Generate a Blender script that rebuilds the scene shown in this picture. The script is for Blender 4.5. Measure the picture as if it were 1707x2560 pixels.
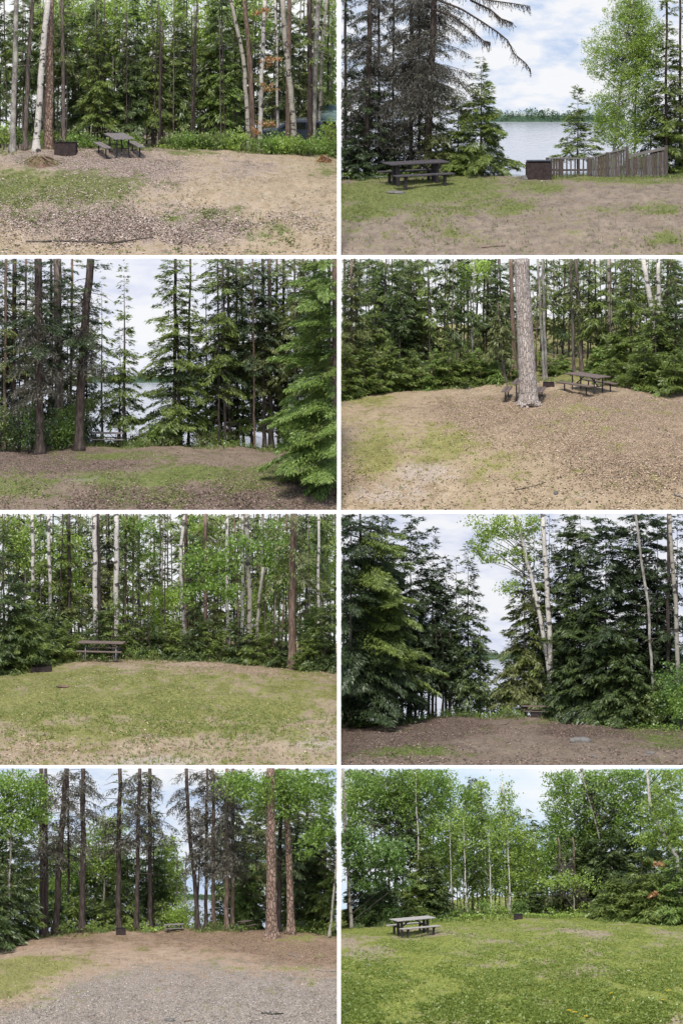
import bpy, math, random
import numpy as np
random.seed(7)
R = math.radians
sc = bpy.context.scene
for o in list(bpy.data.objects): bpy.data.objects.remove(o)

# ------------------------------------------------------------------ camera, sky, sun, exposure
PITCH = R(6.0); DIST = 600.0; FPX = 40500.0          # long lens; FPX in photograph pixels (1707 x 2560)
ct, st = math.cos(PITCH), math.sin(PITCH)
CAM = np.array([0.0, -DIST*ct, DIST*st])
cam = bpy.data.cameras.new('camera'); cam_o = bpy.data.objects.new('camera', cam)
sc.collection.objects.link(cam_o); sc.camera = cam_o
cam_o.location = CAM; cam_o.rotation_euler = (math.pi/2-PITCH, 0, 0)
cam.sensor_fit = 'VERTICAL'; cam.sensor_height = 36.0; cam.lens = FPX/2560*36.0
cam.clip_start = 1.0; cam.clip_end = 5000.0
EXPO = 1.3
SUN_EL, SUN_AZ = 60.0, 188.0                           # from behind the viewer, a little left
w = bpy.data.worlds.new('World'); sc.world = w; w.use_nodes = True
nt = w.node_tree; bg = nt.nodes['Background']; sky = nt.nodes.new('ShaderNodeTexSky')
sky.sky_type = 'NISHITA'; sky.sun_disc = False
sky.sun_elevation = R(SUN_EL); sky.sun_rotation = R(SUN_AZ)
sky.air_density = 1.0; sky.dust_density = 3.0
nt.links.new(sky.outputs[0], bg.inputs[0]); bg.inputs[1].default_value = 0.095
sun = bpy.data.lights.new('sun', 'SUN'); sun.energy = 1.5; sun.angle = R(10); sun.color = (1, .96, .9)
sun_o = bpy.data.objects.new('sun', sun); sc.collection.objects.link(sun_o)
sun_o.rotation_euler = (R(90-SUN_EL), 0, R(-8))
vs = sc.view_settings; vs.view_transform = 'Standard'; vs.look = 'None'; vs.exposure = EXPO; vs.gamma = 1.0
vs.use_curve_mapping = False
sc.cycles.max_bounces = 6; sc.cycles.diffuse_bounces = 3; sc.cycles.transmission_bounces = 3
sc.cycles.use_denoising = True

# ------------------------------------------------------------------ material helpers
class N:
    def __init__(s, name):
        s.m = bpy.data.materials.new(name); s.m.use_nodes = True
        s.t = s.m.node_tree; s.t.nodes.clear(); s.out = s.n('OutputMaterial')
    def n(s, typ, **kw):
        x = s.t.nodes.new('ShaderNode'+typ)
        for k, v in kw.items(): setattr(x, k, v)
        return x
    def set(s, sock, v):
        if hasattr(v, 'is_linked') or hasattr(v, 'links'): s.t.links.new(v, sock)
        else:
            if isinstance(v, (tuple, list)) and len(v) == 3 and sock.type == 'RGBA': v = (*v, 1)
            sock.default_value = v
    def coord(s, kind='Object', scale=(1, 1, 1)):
        tc = s.n('TexCoord'); mp = s.n('Mapping'); s.t.links.new(tc.outputs[kind], mp.inputs[0]); mp.inputs[3].default_value = scale
        return mp.outputs[0]
    def pos(s, scale=(1, 1, 1)):
        g = s.n('NewGeometry'); mp = s.n('Mapping'); s.t.links.new(g.outputs['Position'], mp.inputs[0]); mp.inputs[3].default_value = scale
        return mp.outputs[0]
    def noise(s, vec, scale=5, detail=3, rough=.55, out=0):
        x = s.n('TexNoise'); s.t.links.new(vec, x.inputs['Vector']); x.inputs['Scale'].default_value = scale
        x.inputs['Detail'].default_value = detail; x.inputs['Roughness'].default_value = rough
        return x.outputs[out]
    def ramp(s, fac, stops):
        x = s.n('ValToRGB'); cr = x.color_ramp; s.set(x.inputs[0], fac)
        while len(cr.elements) < len(stops): cr.elements.new(.5)
        for e, (p, c) in zip(cr.elements, stops):
            e.position = p; e.color = (*c, 1) if isinstance(c, (tuple, list)) else (c, c, c, 1)
        return x.outputs[0]
    def mix(s, f, a, b, mode='MIX'):
        x = s.n('Mix', data_type='RGBA', blend_type=mode)
        s.set(x.inputs[0], f); s.set(x.inputs[6], a); s.set(x.inputs[7], b); return x.outputs[2]
    def math(s, op, a, b=0.0):
        x = s.n('Math', operation=op); s.set(x.inputs[0], a); s.set(x.inputs[1], b); return x.outputs[0]
    def attr(s, name, out='Fac'):
        x = s.n('Attribute', attribute_name=name); return x.outputs[out]
    def bump(s, h, strength=.5, dist=.02):
        x = s.n('Bump'); s.t.links.new(h, x.inputs['Height']); x.inputs['Strength'].default_value = strength
        x.inputs['Distance'].default_value = dist; return x.outputs[0]
    def bsdf(s, col, rough=.8, normal=None, metal=0.0, spec=.3):
        x = s.n('BsdfPrincipled'); s.set(x.inputs['Base Color'], col); s.set(x.inputs['Roughness'], rough)
        x.inputs['Metallic'].default_value = metal; x.inputs['Specular IOR Level'].default_value = spec
        if normal is not None: s.t.links.new(normal, x.inputs['Normal'])
        return x.outputs[0]
    def done(s, shader):
        s.t.links.new(shader, s.out.inputs[0]); return s.m

M = {}
def leaf_mat(name, dark, mid, light, trans=.3, tipc=None):
    a = N(name); rv = a.attr('rv'); p = a.pos()
    n1 = a.noise(p, 1.3, 2); f = a.math('ADD', a.math('MULTIPLY', rv, .6), a.math('MULTIPLY', n1, .5))
    col = a.ramp(f, [(.15, dark), (.5, mid), (.9, light)])
    if tipc: col = a.mix(a.math('MULTIPLY', a.math('POWER', a.attr('tip'), 3.0), .8), col, tipc)
    d = a.n('BsdfDiffuse'); a.set(d.inputs[0], col)
    tr = a.n('BsdfTranslucent'); a.set(tr.inputs[0], a.mix(.5, col, (light[0]*1.1, light[1]*1.2, light[2]*.6)))
    gl = a.n('BsdfGlossy'); gl.inputs['Roughness'].default_value = .45; a.set(gl.inputs[0], (.9, .95, .9))
    m1 = a.n('MixShader'); m1.inputs[0].default_value = trans; a.t.links.new(d.outputs[0], m1.inputs[1]); a.t.links.new(tr.outputs[0], m1.inputs[2])
    m2 = a.n('MixShader'); m2.inputs[0].default_value = .04; a.t.links.new(m1.outputs[0], m2.inputs[1]); a.t.links.new(gl.outputs[0], m2.inputs[2])
    M[name] = a.done(m2.outputs[0])
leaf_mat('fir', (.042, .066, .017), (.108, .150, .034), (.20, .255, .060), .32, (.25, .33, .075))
leaf_mat('fir_dark', (.020, .034, .013), (.052, .080, .025), (.105, .145, .042), .25, (.13, .185, .05))  # darker needle copy; deep in the wood its colour stands in for shade
leaf_mat('fir_shaded', (.011, .020, .010), (.028, .045, .018), (.056, .082, .029), .2, (.072, .11, .035))  # darkest needle copy: shade of the gloomy stands put into the colour
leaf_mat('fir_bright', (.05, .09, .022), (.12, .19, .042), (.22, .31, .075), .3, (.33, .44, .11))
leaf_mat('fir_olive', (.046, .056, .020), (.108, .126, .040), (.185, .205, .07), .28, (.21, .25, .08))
leaf_mat('dark_twig', (.020, .018, .015), (.055, .050, .040), (.115, .108, .082), .25)
leaf_mat('lichen', (.034, .031, .025), (.090, .083, .064), (.18, .17, .13), .25)
leaf_mat('birch_leaf', (.11, .18, .03), (.22, .32, .055), (.36, .47, .095), .45)
leaf_mat('aspen_leaf', (.075, .14, .025), (.165, .27, .045), (.29, .42, .08), .45)
leaf_mat('maple_leaf', (.045, .095, .022), (.105, .19, .042), (.20, .31, .075), .4)
leaf_mat('lime_leaf', (.17, .27, .03), (.29, .42, .06), (.42, .56, .11), .45)
leaf_mat('shrub_leaf', (.055, .11, .02), (.125, .205, .035), (.23, .33, .065), .4)
leaf_mat('dead_needle', (.16, .07, .025), (.30, .15, .06), (.45, .25, .11), .2)
leaf_mat('grass_blade', (.065, .095, .022), (.135, .18, .044), (.245, .28, .09), .3)
leaf_mat('grass_lawn', (.065, .10, .018), (.15, .205, .040), (.275, .325, .080), .3)
leaf_mat('lawn_leaf', (.095, .13, .022), (.175, .235, .042), (.27, .335, .072), .35)
leaf_mat('straw', (.22, .17, .08), (.38, .30, .15), (.52, .44, .24), .2)

def litter_mat(name, stops):
    a = N(name); col = a.ramp(a.attr('rv'), stops); M[name] = a.done(a.bsdf(col, .8))
litter_mat('litter_pale', [(.0, (.08, .055, .045)), (.25, (.20, .145, .115)), (.6, (.33, .265, .222)), (.9, (.44, .375, .325)), (1., (.54, .48, .435))])
litter_mat('litter_tan', [(.0, (.075, .05, .036)), (.3, (.20, .14, .095)), (.65, (.37, .27, .18)), (1., (.60, .49, .35))])
litter_mat('litter_brown', [(.0, (.025, .017, .014)), (.35, (.10, .065, .050)), (.75, (.22, .155, .12)), (1., (.38, .29, .24))])
litter_mat('pebble', [(.0, (.09, .078, .066)), (.3, (.17, .15, .13)), (.7, (.27, .245, .218)), (.95, (.40, .372, .338)), (1., (.56, .53, .49))])
litter_mat('cone', [(.0, (.012, .009, .008)), (1., (.06, .043, .034))])

def bark_mat(name, c1, c2, c3, sc_=(14, 14, 3), bump=.6, patch=None):
    a = N(name); v = a.coord('Object', sc_); n1 = a.noise(v, 1.0, 4, .65); n2 = a.noise(a.coord('Object'), 2.2, 3)
    col = a.ramp(n1, [(.3, c1), (.5, c2), (.72, c3)])
    if patch: col = a.mix(a.ramp(n2, [(.48, 0.), (.62, .75)]), col, patch)
    M[name] = a.done(a.bsdf(col, .9, a.bump(n1, bump, .03), spec=.15))
bark_mat('bark_dark', (.020, .015, .013), (.055, .042, .036), (.11, .09, .078))
bark_mat('bark_spruce', (.045, .034, .029), (.11, .088, .075), (.21, .18, .155))
bark_mat('bark_grey', (.09, .08, .072), (.20, .182, .165), (.34, .32, .295), (16, 16, 6), .5, (.40, .40, .34))
bark_mat('bark_brown', (.055, .036, .027), (.15, .105, .080), (.28, .21, .17))
bark_mat('twig', (.03, .025, .021), (.075, .064, .055), (.15, .135, .12))
bark_mat('deadwood', (.10, .085, .07), (.22, .195, .165), (.38, .35, .31), (20, 20, 4))
def birch_mat(name, base, shade, dark, amt):
    a = N(name); v = a.coord('Object', (3, 3, 30)); n1 = a.noise(v, 1.0, 3, .6)
    n2 = a.noise(a.coord('Object', (3.2, 3.2, 4.5)), 1.0, 3, .6); n3 = a.noise(a.coord('Object'), 7, 2)
    col = a.mix(n3, base, shade)
    col = a.mix(a.ramp(n1, [(.60, 0.), (.68, .8)]), col, dark)
    col = a.mix(a.ramp(n2, [(amt, 0.), (amt+.05, .9)]), col, (.035, .03, .026))
    M[name] = a.done(a.bsdf(col, .7, a.bump(n2, .3, .02), spec=.2))
birch_mat('bark_birch', (.58, .55, .50), (.34, .315, .28), (.13, .11, .09), .545)
birch_mat('bark_aspen', (.36, .335, .28), (.20, .185, .15), (.09, .075, .06), .54)
def plate_mat(name, c1, c2, crack, s):
    a = N(name); v = a.coord('Object', s); wob = a.noise(a.coord('Object'), 6, 3, .6, 1)
    vv = a.n('VectorMath', operation='MULTIPLY_ADD'); a.t.links.new(wob, vv.inputs[0]); vv.inputs[1].default_value = (1.3, 1.3, 1.3); a.t.links.new(v, vv.inputs[2])
    vo = a.n('TexVoronoi', feature='DISTANCE_TO_EDGE'); a.t.links.new(vv.outputs[0], vo.inputs['Vector']); vo.inputs['Scale'].default_value = 1
    vc = a.n('TexVoronoi'); a.t.links.new(vv.outputs[0], vc.inputs['Vector']); vc.inputs['Scale'].default_value = 1
    sep = a.n('SeparateColor'); a.t.links.new(vc.outputs['Color'], sep.inputs[0])
    fine = a.noise(a.coord('Object', (40, 40, 14)), 1, 4, .7)
    col = a.mix(a.math('ADD', a.math('MULTIPLY', sep.outputs[0], .55), a.math('MULTIPLY', fine, .45)), c1, c2)
    edge = a.ramp(vo.outputs['Distance'], [(.0, 1.), (.16, 0.)])
    col = a.mix(a.math('MULTIPLY', edge, .85), col, crack)
    h = a.math('ADD', a.ramp(vo.outputs['Distance'], [(0., 0.), (.2, 1.)]), a.math('MULTIPLY', fine, .5))
    M[name] = a.done(a.bsdf(col, .9, a.bump(h, .9, .03), spec=.12))
plate_mat('bark_pine', (.33, .28, .25), (.58, .52, .475), (.17, .14, .12), (13, 13, 3.6))
plate_mat('bark_redpine', (.20, .125, .09), (.40, .30, .24), (.05, .033, .026), (11, 11, 5))

def simple(name, col, rough=.7, metal=0, nscale=8, var=.35, spec=.3, bump=.2, stretch=(1, 1, 1)):
    a = N(name); n1 = a.noise(a.coord('Object', stretch), nscale, 4, .6)
    c = a.ramp(n1, [(.3, tuple(x*(1-var) for x in col)), (.7, tuple(min(1, x*(1+var)) for x in col))])
    M[name] = a.done(a.bsdf(c, rough, a.bump(n1, bump, .01), metal, spec))
simple('paint_white', (.86, .86, .85), .5, var=.02, bump=.05)
simple('wood_dark', (.035, .029, .030), .6, nscale=3, var=.5, stretch=(2, 30, 30))
simple('wood_top', (.17, .152, .148), .6, nscale=3, var=.4, stretch=(2, 30, 30))
simple('wood_slate', (.060, .054, .057), .6, nscale=3, var=.4, stretch=(2, 30, 30))
simple('wood_brown', (.125, .095, .08), .65, nscale=3, var=.45, stretch=(2, 30, 30))
simple('wood_pale', (.30, .285, .265), .6, nscale=3, var=.3, stretch=(2, 30, 30))
simple('fence_wood', (.070, .057, .050), .8, nscale=3, var=.5, stretch=(18, 18, 1.5))
simple('fence_grey', (.098, .090, .084), .8, nscale=3, var=.5, stretch=(18, 18, 1.5))
simple('fence_brown', (.080, .060, .047), .8, nscale=3, var=.5, stretch=(18, 18, 1.5))
simple('fence_rail', (.14, .128, .12), .8, nscale=3, var=.35, stretch=(1.5, 18, 18))
simple('steel_dark', (.035, .033, .033), .45, .4, nscale=20, var=.4)
simple('steel_grey', (.17, .16, .155), .45, .5, nscale=20, var=.4)
simple('rust', (.036, .025, .024), .75, .2, nscale=9, var=.5)
simple('rust_red', (.13, .055, .035), .8, .1, nscale=9, var=.5)
simple('soot_hole_shade', (.008, .008, .008), .9, 0, var=.3)
simple('rock', (.13, .125, .115), .85, nscale=7, var=.35, bump=.6)
simple('soil', (.13, .085, .06), .95, nscale=8, var=.5, bump=.8)
simple('moss', (.17, .17, .055), .95, nscale=10, var=.55, bump=.8)
simple('earth_bank', (.16, .12, .085), .95, nscale=2, var=.4)
simple('car_paint', (.035, .045, .07), .25, .3, nscale=3, var=.1, spec=.5, bump=0)
simple('car_glass', (.01, .012, .014), .08, 0, var=.1, spec=.6, bump=0)
simple('car_trim', (.35, .37, .40), .3, .8, var=.1, bump=0)
simple('tyre', (.015, .015, .015), .85, 0, var=.2)
simple('roof_metal', (.17, .25, .23), .55, .2, nscale=4, var=.25, stretch=(1, 1, 8))
simple('cabin_wall', (.18, .14, .10), .8, nscale=4, var=.4)
simple('petal', (.80, .56, .02), .6, 0, var=.15)
simple('fluff', (.72, .72, .68), .9, 0, var=.15)
simple('moss_ground', (.16, .15, .06), .95, nscale=6, var=.5, bump=.6)

def sky_mat(name, blue, white, scale, lo, hi, strength):
    a = N(name); p = a.pos((1., 1., 2.6)); n1 = a.noise(p, scale, 6, .58); 
    col = a.ramp(n1, [(lo, blue), ((lo+hi)/2, tuple((b+c)/2*1.02 for b, c in zip(blue, white))), (hi, white)])
    e = a.n('Emission'); a.set(e.inputs[0], col); e.inputs[1].default_value = strength/2**EXPO
    M[name] = a.done(e.outputs[0])
sky_mat('sky_b', (.58, .70, .92), (.96, .97, 1.0), .38, .34, .54, .97)
sky_mat('sky_c', (.74, .78, .94), (.96, .97, 1.0), .30, .34, .56, .98)
sky_mat('sky_f', (.68, .73, .91), (.95, .96, 1.0), .42, .36, .58, .96)
sky_mat('sky_g', (.58, .72, .95), (.97, .98, 1.0), .30, .36, .60, .97)
sky_mat('sky_h', (.62, .80, .97), (.97, .98, 1.0), .20, .36, .66, 1.0)
sky_mat('sky_w', (.86, .90, .95), (1., 1., 1.), .30, .35, .60, 1.0)
def water_mat():
    a = N('water'); p = a.pos((2.2, .7, 1)); n1 = a.noise(p, 2.2, 5, .65); n2 = a.noise(a.pos((.35, 1.1, 1)), .8, 3)
    h = a.math('ADD', n1, a.math('MULTIPLY', n2, .6))
    x = a.bsdf((.30, .32, .36), .18, a.bump(h, .45, .07), spec=1.0)  # base colour lightened to carry the pale sky reflected in the lake
    M['water'] = a.done(x)
water_mat()

# ------------------------------------------------------------------ mesh + object helpers
COL = sc.collection
def mesh_np(name, V, loops, starts, totals, attrs=None, smooth=False):
    me = bpy.data.meshes.new(name)
    me.vertices.add(len(V)); me.vertices.foreach_set('co', np.asarray(V, np.float32).ravel())
    me.loops.add(len(loops)); me.loops.foreach_set('vertex_index', np.asarray(loops, np.int32))
    me.polygons.add(len(starts)); me.polygons.foreach_set('loop_start', np.asarray(starts, np.int32))
    me.polygons.foreach_set('loop_total', np.asarray(totals, np.int32))
    if smooth: me.polygons.foreach_set('use_smooth', np.ones(len(starts), bool))
    me.update(calc_edges=True)
    for k, v in (attrs or {}).items():
        at = me.attributes.new(k, 'FLOAT', 'FACE'); at.data.foreach_set('value', np.asarray(v, np.float32))
    return me
def mesh_quads(name, Q, attrs=None):                     # Q: (n,4,3)
    n = len(Q); return mesh_np(name, Q.reshape(-1, 3), np.arange(4*n), np.arange(n)*4, np.full(n, 4), attrs)
def mesh_tris(name, Q, attrs=None):
    n = len(Q); return mesh_np(name, Q.reshape(-1, 3), np.arange(3*n), np.arange(n)*3, np.full(n, 3), attrs)
class MB:
    def __init__(s): s.V = []; s.F = []
    def add(s, V, F):
        o = len(s.V); s.V += [tuple(v) for v in V]; s.F += [[i+o for i in f] for f in F]; return s
    def box(s, c, d, rz=0, rx=0, taper=1.0):
        P = []
        for z in (-1, 1):
            k = taper if z > 0 else 1
            for x, y in ((-1, -1), (1, -1), (1, 1), (-1, 1)): P.append([x*d[0]/2*k, y*d[1]/2*k, z*d[2]/2])
        P = np.array(P)
        if rx: c_, s_ = math.cos(rx), math.sin(rx); P = np.stack([P[:, 0], P[:, 1]*c_-P[:, 2]*s_, P[:, 1]*s_+P[:, 2]*c_], 1)
        if rz: c_, s_ = math.cos(rz), math.sin(rz); P = np.stack([P[:, 0]*c_-P[:, 1]*s_, P[:, 0]*s_+P[:, 1]*c_, P[:, 2]], 1)
        return s.add(P+np.array(c), [[3, 2, 1, 0], [4, 5, 6, 7], [0, 1, 5, 4], [1, 2, 6, 5], [2, 3, 7, 6], [3, 0, 4, 7]])
    def beam(s, a, b, w_, h_, up=(0, 0, 1)):
        a, b = np.array(a, float), np.array(b, float); d = b-a; d /= np.linalg.norm(d); u = np.array(up, float)
        if abs(d@u) > .95: u = np.array([0, 1., 0])
        r = np.cross(d, u); r /= np.linalg.norm(r); u = np.cross(r, d)
        V = [p+r*x*w_/2+u*y*h_/2 for p in (a, b) for x, y in ((-1, -1), (1, -1), (1, 1), (-1, 1))]
        return s.add(V, [[0, 1, 2, 3], [7, 6, 5, 4], [1, 0, 4, 5], [2, 1, 5, 6], [3, 2, 6, 7], [0, 3, 7, 4]])
    def tube(s, pts, rad, n=8):
        V, F = tube_vf(np.array(pts, float), np.full(len(pts), rad) if np.isscalar(rad) else np.array(rad), n)
        return s.add(V, F)
    def build(s, name, mat, parent=None, loc=(0, 0, 0), bevel=0, smooth=False):
        me = bpy.data.meshes.new(name); me.from_pydata(s.V, [], s.F); me.update()
        if smooth: me.polygons.foreach_set('use_smooth', np.ones(len(me.polygons), bool))
        o = obj(name, me, mat, parent, loc)
        if bevel:
            b = o.modifiers.new('b', 'BEVEL'); b.width = bevel; b.segments = 1
        return o
def tube_vf(P, r, n=8, cap=True):
    m = len(P); T = np.gradient(P, axis=0); T /= np.linalg.norm(T, axis=1)[:, None]+1e-9
    ref = np.array([1., 0, 0]) if abs(T[0, 2]) > .6 else np.array([0, 0, 1.])
    A = np.cross(T, ref); A /= np.linalg.norm(A, axis=1)[:, None]+1e-9; B = np.cross(T, A)
    th = np.arange(n)*2*math.pi/n
    V = P[:, None]+(A[:, None]*np.cos(th)[None, :, None]+B[:, None]*np.sin(th)[None, :, None])*np.asarray(r)[:, None, None]
    F = [[i*n+j, i*n+(j+1) % n, (i+1)*n+(j+1) % n, (i+1)*n+j] for i in range(m-1) for j in range(n)]
    if cap: F += [list(range(n))[::-1], [(m-1)*n+j for j in range(n)]]
    return V.reshape(-1, 3), F
def obj(name, me, mat=None, parent=None, loc=(0, 0, 0)):
    o = bpy.data.objects.new(name, me); COL.objects.link(o); o.location = loc
    if mat is not None: me.materials.clear() if len(me.materials) else None; me.materials.append(M[mat] if isinstance(mat, str) else mat)
    if parent is not None: o.parent = parent
    return o
def empty(name, loc, rz=0, scale=1):
    o = bpy.data.objects.new(name, None); COL.objects.link(o); o.location = loc; o.rotation_euler = (0, 0, rz); o.scale = (scale,)*3
    o.empty_display_size = .2; return o
def tag(o, label, cat, group=None, kind=None):
    o['label'] = label; o['category'] = cat
    if group: o['group'] = group
    if kind: o['kind'] = kind
    return o
def joinparts(parts, name, smooth=True):                 # list of (V,F)
    V = []; L = []; S = []; T = []; o = 0; lo = 0
    for v, f in parts:
        V.append(v)
        for g in f:
            L += [i+o for i in g]; S.append(lo); T.append(len(g)); lo += len(g)
        o += len(v)
    return mesh_np(name, np.concatenate(V), L, S, T, smooth=smooth)

# ------------------------------------------------------------------ the terraces: four tiers of two campsites
DT = 41.0
def row_px(r): return [(0, 638), (647, 1275), (1285, 1913), (1922, 2562)][r]
def y_front(r): return (1.5-r)*DT
def ray_at(px, py, Y):
    h = (px-853.5)/FPX; v = -(py-1280)/FPX
    t = (Y-CAM[1])/(ct+v*st)
    return np.stack(np.broadcast_arrays(CAM[0]+t*h, Y+0*t, CAM[2]+t*(-st+v*ct)), -1)
def project(Pw):
    d = np.asarray(Pw)-CAM; f = d[..., 1]*ct-d[..., 2]*st; u = d[..., 1]*st+d[..., 2]*ct
    return 853.5+d[..., 0]/f*FPX, 1280-u/f*FPX
ROWN = ['top', 'second', 'third', 'bottom']
ALL = []
class Panel:
    def __init__(s, r, c, L, crest, lake=None, a=1.8, back=.10, flat=.5):
        s.r, s.c = r, c; s.k = .5485 if c == 0 else .5497
        s.ox, s.oy = (0, 845)[c], [0, 638, 1275, 1912][r]
        s.top, s.bot = row_px(r); s.Y0 = y_front(r); s.L = L; s.a = a; s.back = back
        s.S = FPX/((s.Y0+10-CAM[1])*ct+(CAM[2])*st)
        s.cx = np.array([s.ox+q[0]*s.k for q in crest]); s.cy = np.array([s.oy+q[1]*s.k for q in crest])
        mid = np.median(s.cy); s.cy = mid+(s.cy-mid)*flat
        s.lake = lake; s.zw = None; s.seed = r*2+c+1
        s.ph = np.random.default_rng(s.seed).uniform(0, 6.28, (14, 2)); s.fr = np.random.default_rng(s.seed+50).normal(0, 1, (14, 2))
        if lake: s.zw = float(ray_at(853.5, s.oy+lake['shore']*s.k, s.Y0+lake['y'])[2])
        s.site = f"{ROWN[r]} row {('left', 'right')[c]} campsite"; s.reg = []; ALL.append(s)
        s.n = 0
    def m(s, z): return z*s.k/s.S                        # zoom pixels -> metres
    def px(s, zx): return s.ox+np.asarray(zx, float)*s.k
    def py(s, zy): return s.oy+np.asarray(zy, float)*s.k
    def pt(s, zx, zy, y): return ray_at(s.px(zx), s.py(zy), s.Y0+np.asarray(y, float))
    def zoom(s, Pw):
        px, py = project(Pw); return (px-s.ox)/s.k, (py-s.oy)/s.k
    def gz(s, x, y):                                      # ground height at world x, local depth y
        x = np.asarray(x, float); y = np.asarray(y, float); Y = s.Y0+y
        px = 853.5+x*FPX/((Y-CAM[1])*ct+CAM[2]*st)
        c = np.interp(px, s.cx, s.cy); u = y/s.L
        prof = np.where(u <= 1, s.a*u-(s.a-1)*u*u, 1+s.back*(u-1))
        z = ray_at(px, s.bot-(s.bot-c)*prof, Y)[..., 2]
        nz = 0
        for i in range(14):
            f = s.fr[i]*(.5+i*.35); nz = nz+np.sin(x*f[0]+y*f[1]+s.ph[i, 0])*.028/(1+i*.22)
        z = z+nz*np.clip(y/1.5, 0, 1)
        if s.lake:
            d = np.clip(y-s.L-s.lake.get('lip', .6), 0, None)
            z = z-np.minimum(.10*d+.22*d*d, 4.0+0*d)
        return z
    def ground_at(s, zx, zy=None, y=None):                # world point on the ground seen at a zoom pixel
        if y is None:
            ys = np.linspace(0, s.L-.15, 400); P = s.pt(zx, zy, ys); g = s.gz(P[:, 0], ys)
            i = int(np.argmax(P[:, 2] <= g)) if (P[:, 2] <= g).any() else 399
            y = ys[i]
        py = s.bot-100
        for _ in range(3):
            P = ray_at(s.px(zx), py, s.Y0+y); z = float(s.gz(P[0], y)); py = project(np.array([P[0], s.Y0+y, z]))[1]
        return np.array([P[0], s.Y0+y, z])
    def keep(s, Pw):
        px, py = project(Pw)
        k = (py > s.top+(.5 if s.r else -30))
        k &= (px < 842.5) & (px > -30) if s.c == 0 else (px > 851.5) & (px < 1737)
        return k
    def rng(s):
        s.n += 1; return np.random.default_rng(s.seed*1000+s.n)
    def reg_(s, o, desc, cat, group=None, at=None):
        s.reg.append((o, desc, cat, group, at if at is not None else float(s.zoom(np.array(o.location))[0])))

A = Panel(0, 0, 13.0, [(-500, 700), (0, 690), (200, 672), (540, 672), (850, 668), (1100, 682), (1250, 700), (1400, 715), (1540, 740), (2000, 760)])
B = Panel(0, 1, 10.5, [(-500, 842), (12, 838), (350, 815), (700, 802), (1000, 796), (1568, 795), (2000, 800)], lake=dict(shore=560, y=38.5))
C = Panel(1, 0, 10.5, [(-500, 900), (0, 890), (250, 868), (480, 852), (700, 852), (1100, 868), (1300, 900), (1540, 905), (2000, 910)], lake=dict(shore=585, y=38.8, lip=1.5))
D = Panel(1, 1, 13.5, [(-500, 660), (12, 640), (250, 618), (500, 596), (740, 568), (1000, 545), (1180, 552), (1350, 590), (1568, 622), (2000, 640)], back=.25)
E = Panel(2, 0, 12.5, [(-500, 760), (0, 730), (250, 690), (450, 664), (700, 656), (900, 664), (1150, 680), (1300, 705), (1540, 735), (2000, 750)])
F = Panel(2, 1, 9.0, [(-500, 990), (12, 985), (300, 955), (500, 915), (760, 918), (900, 935), (1100, 962), (1300, 975), (1568, 985), (2000, 990)], lake=dict(shore=690, y=38.5, lip=1.0))
G = Panel(3, 0, 12.5, [(-500, 840), (0, 815), (150, 775), (300, 758), (540, 744), (850, 738), (1080, 742), (1250, 748), (1540, 778), (2000, 790)], lake=dict(shore=622, y=38.8, lip=2.5))
H = Panel(3, 1, 13.5, [(-500, 800), (12, 775), (250, 745), (450, 718), (700, 696), (900, 682), (1150, 690), (1568, 700), (2000, 710)])

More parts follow.
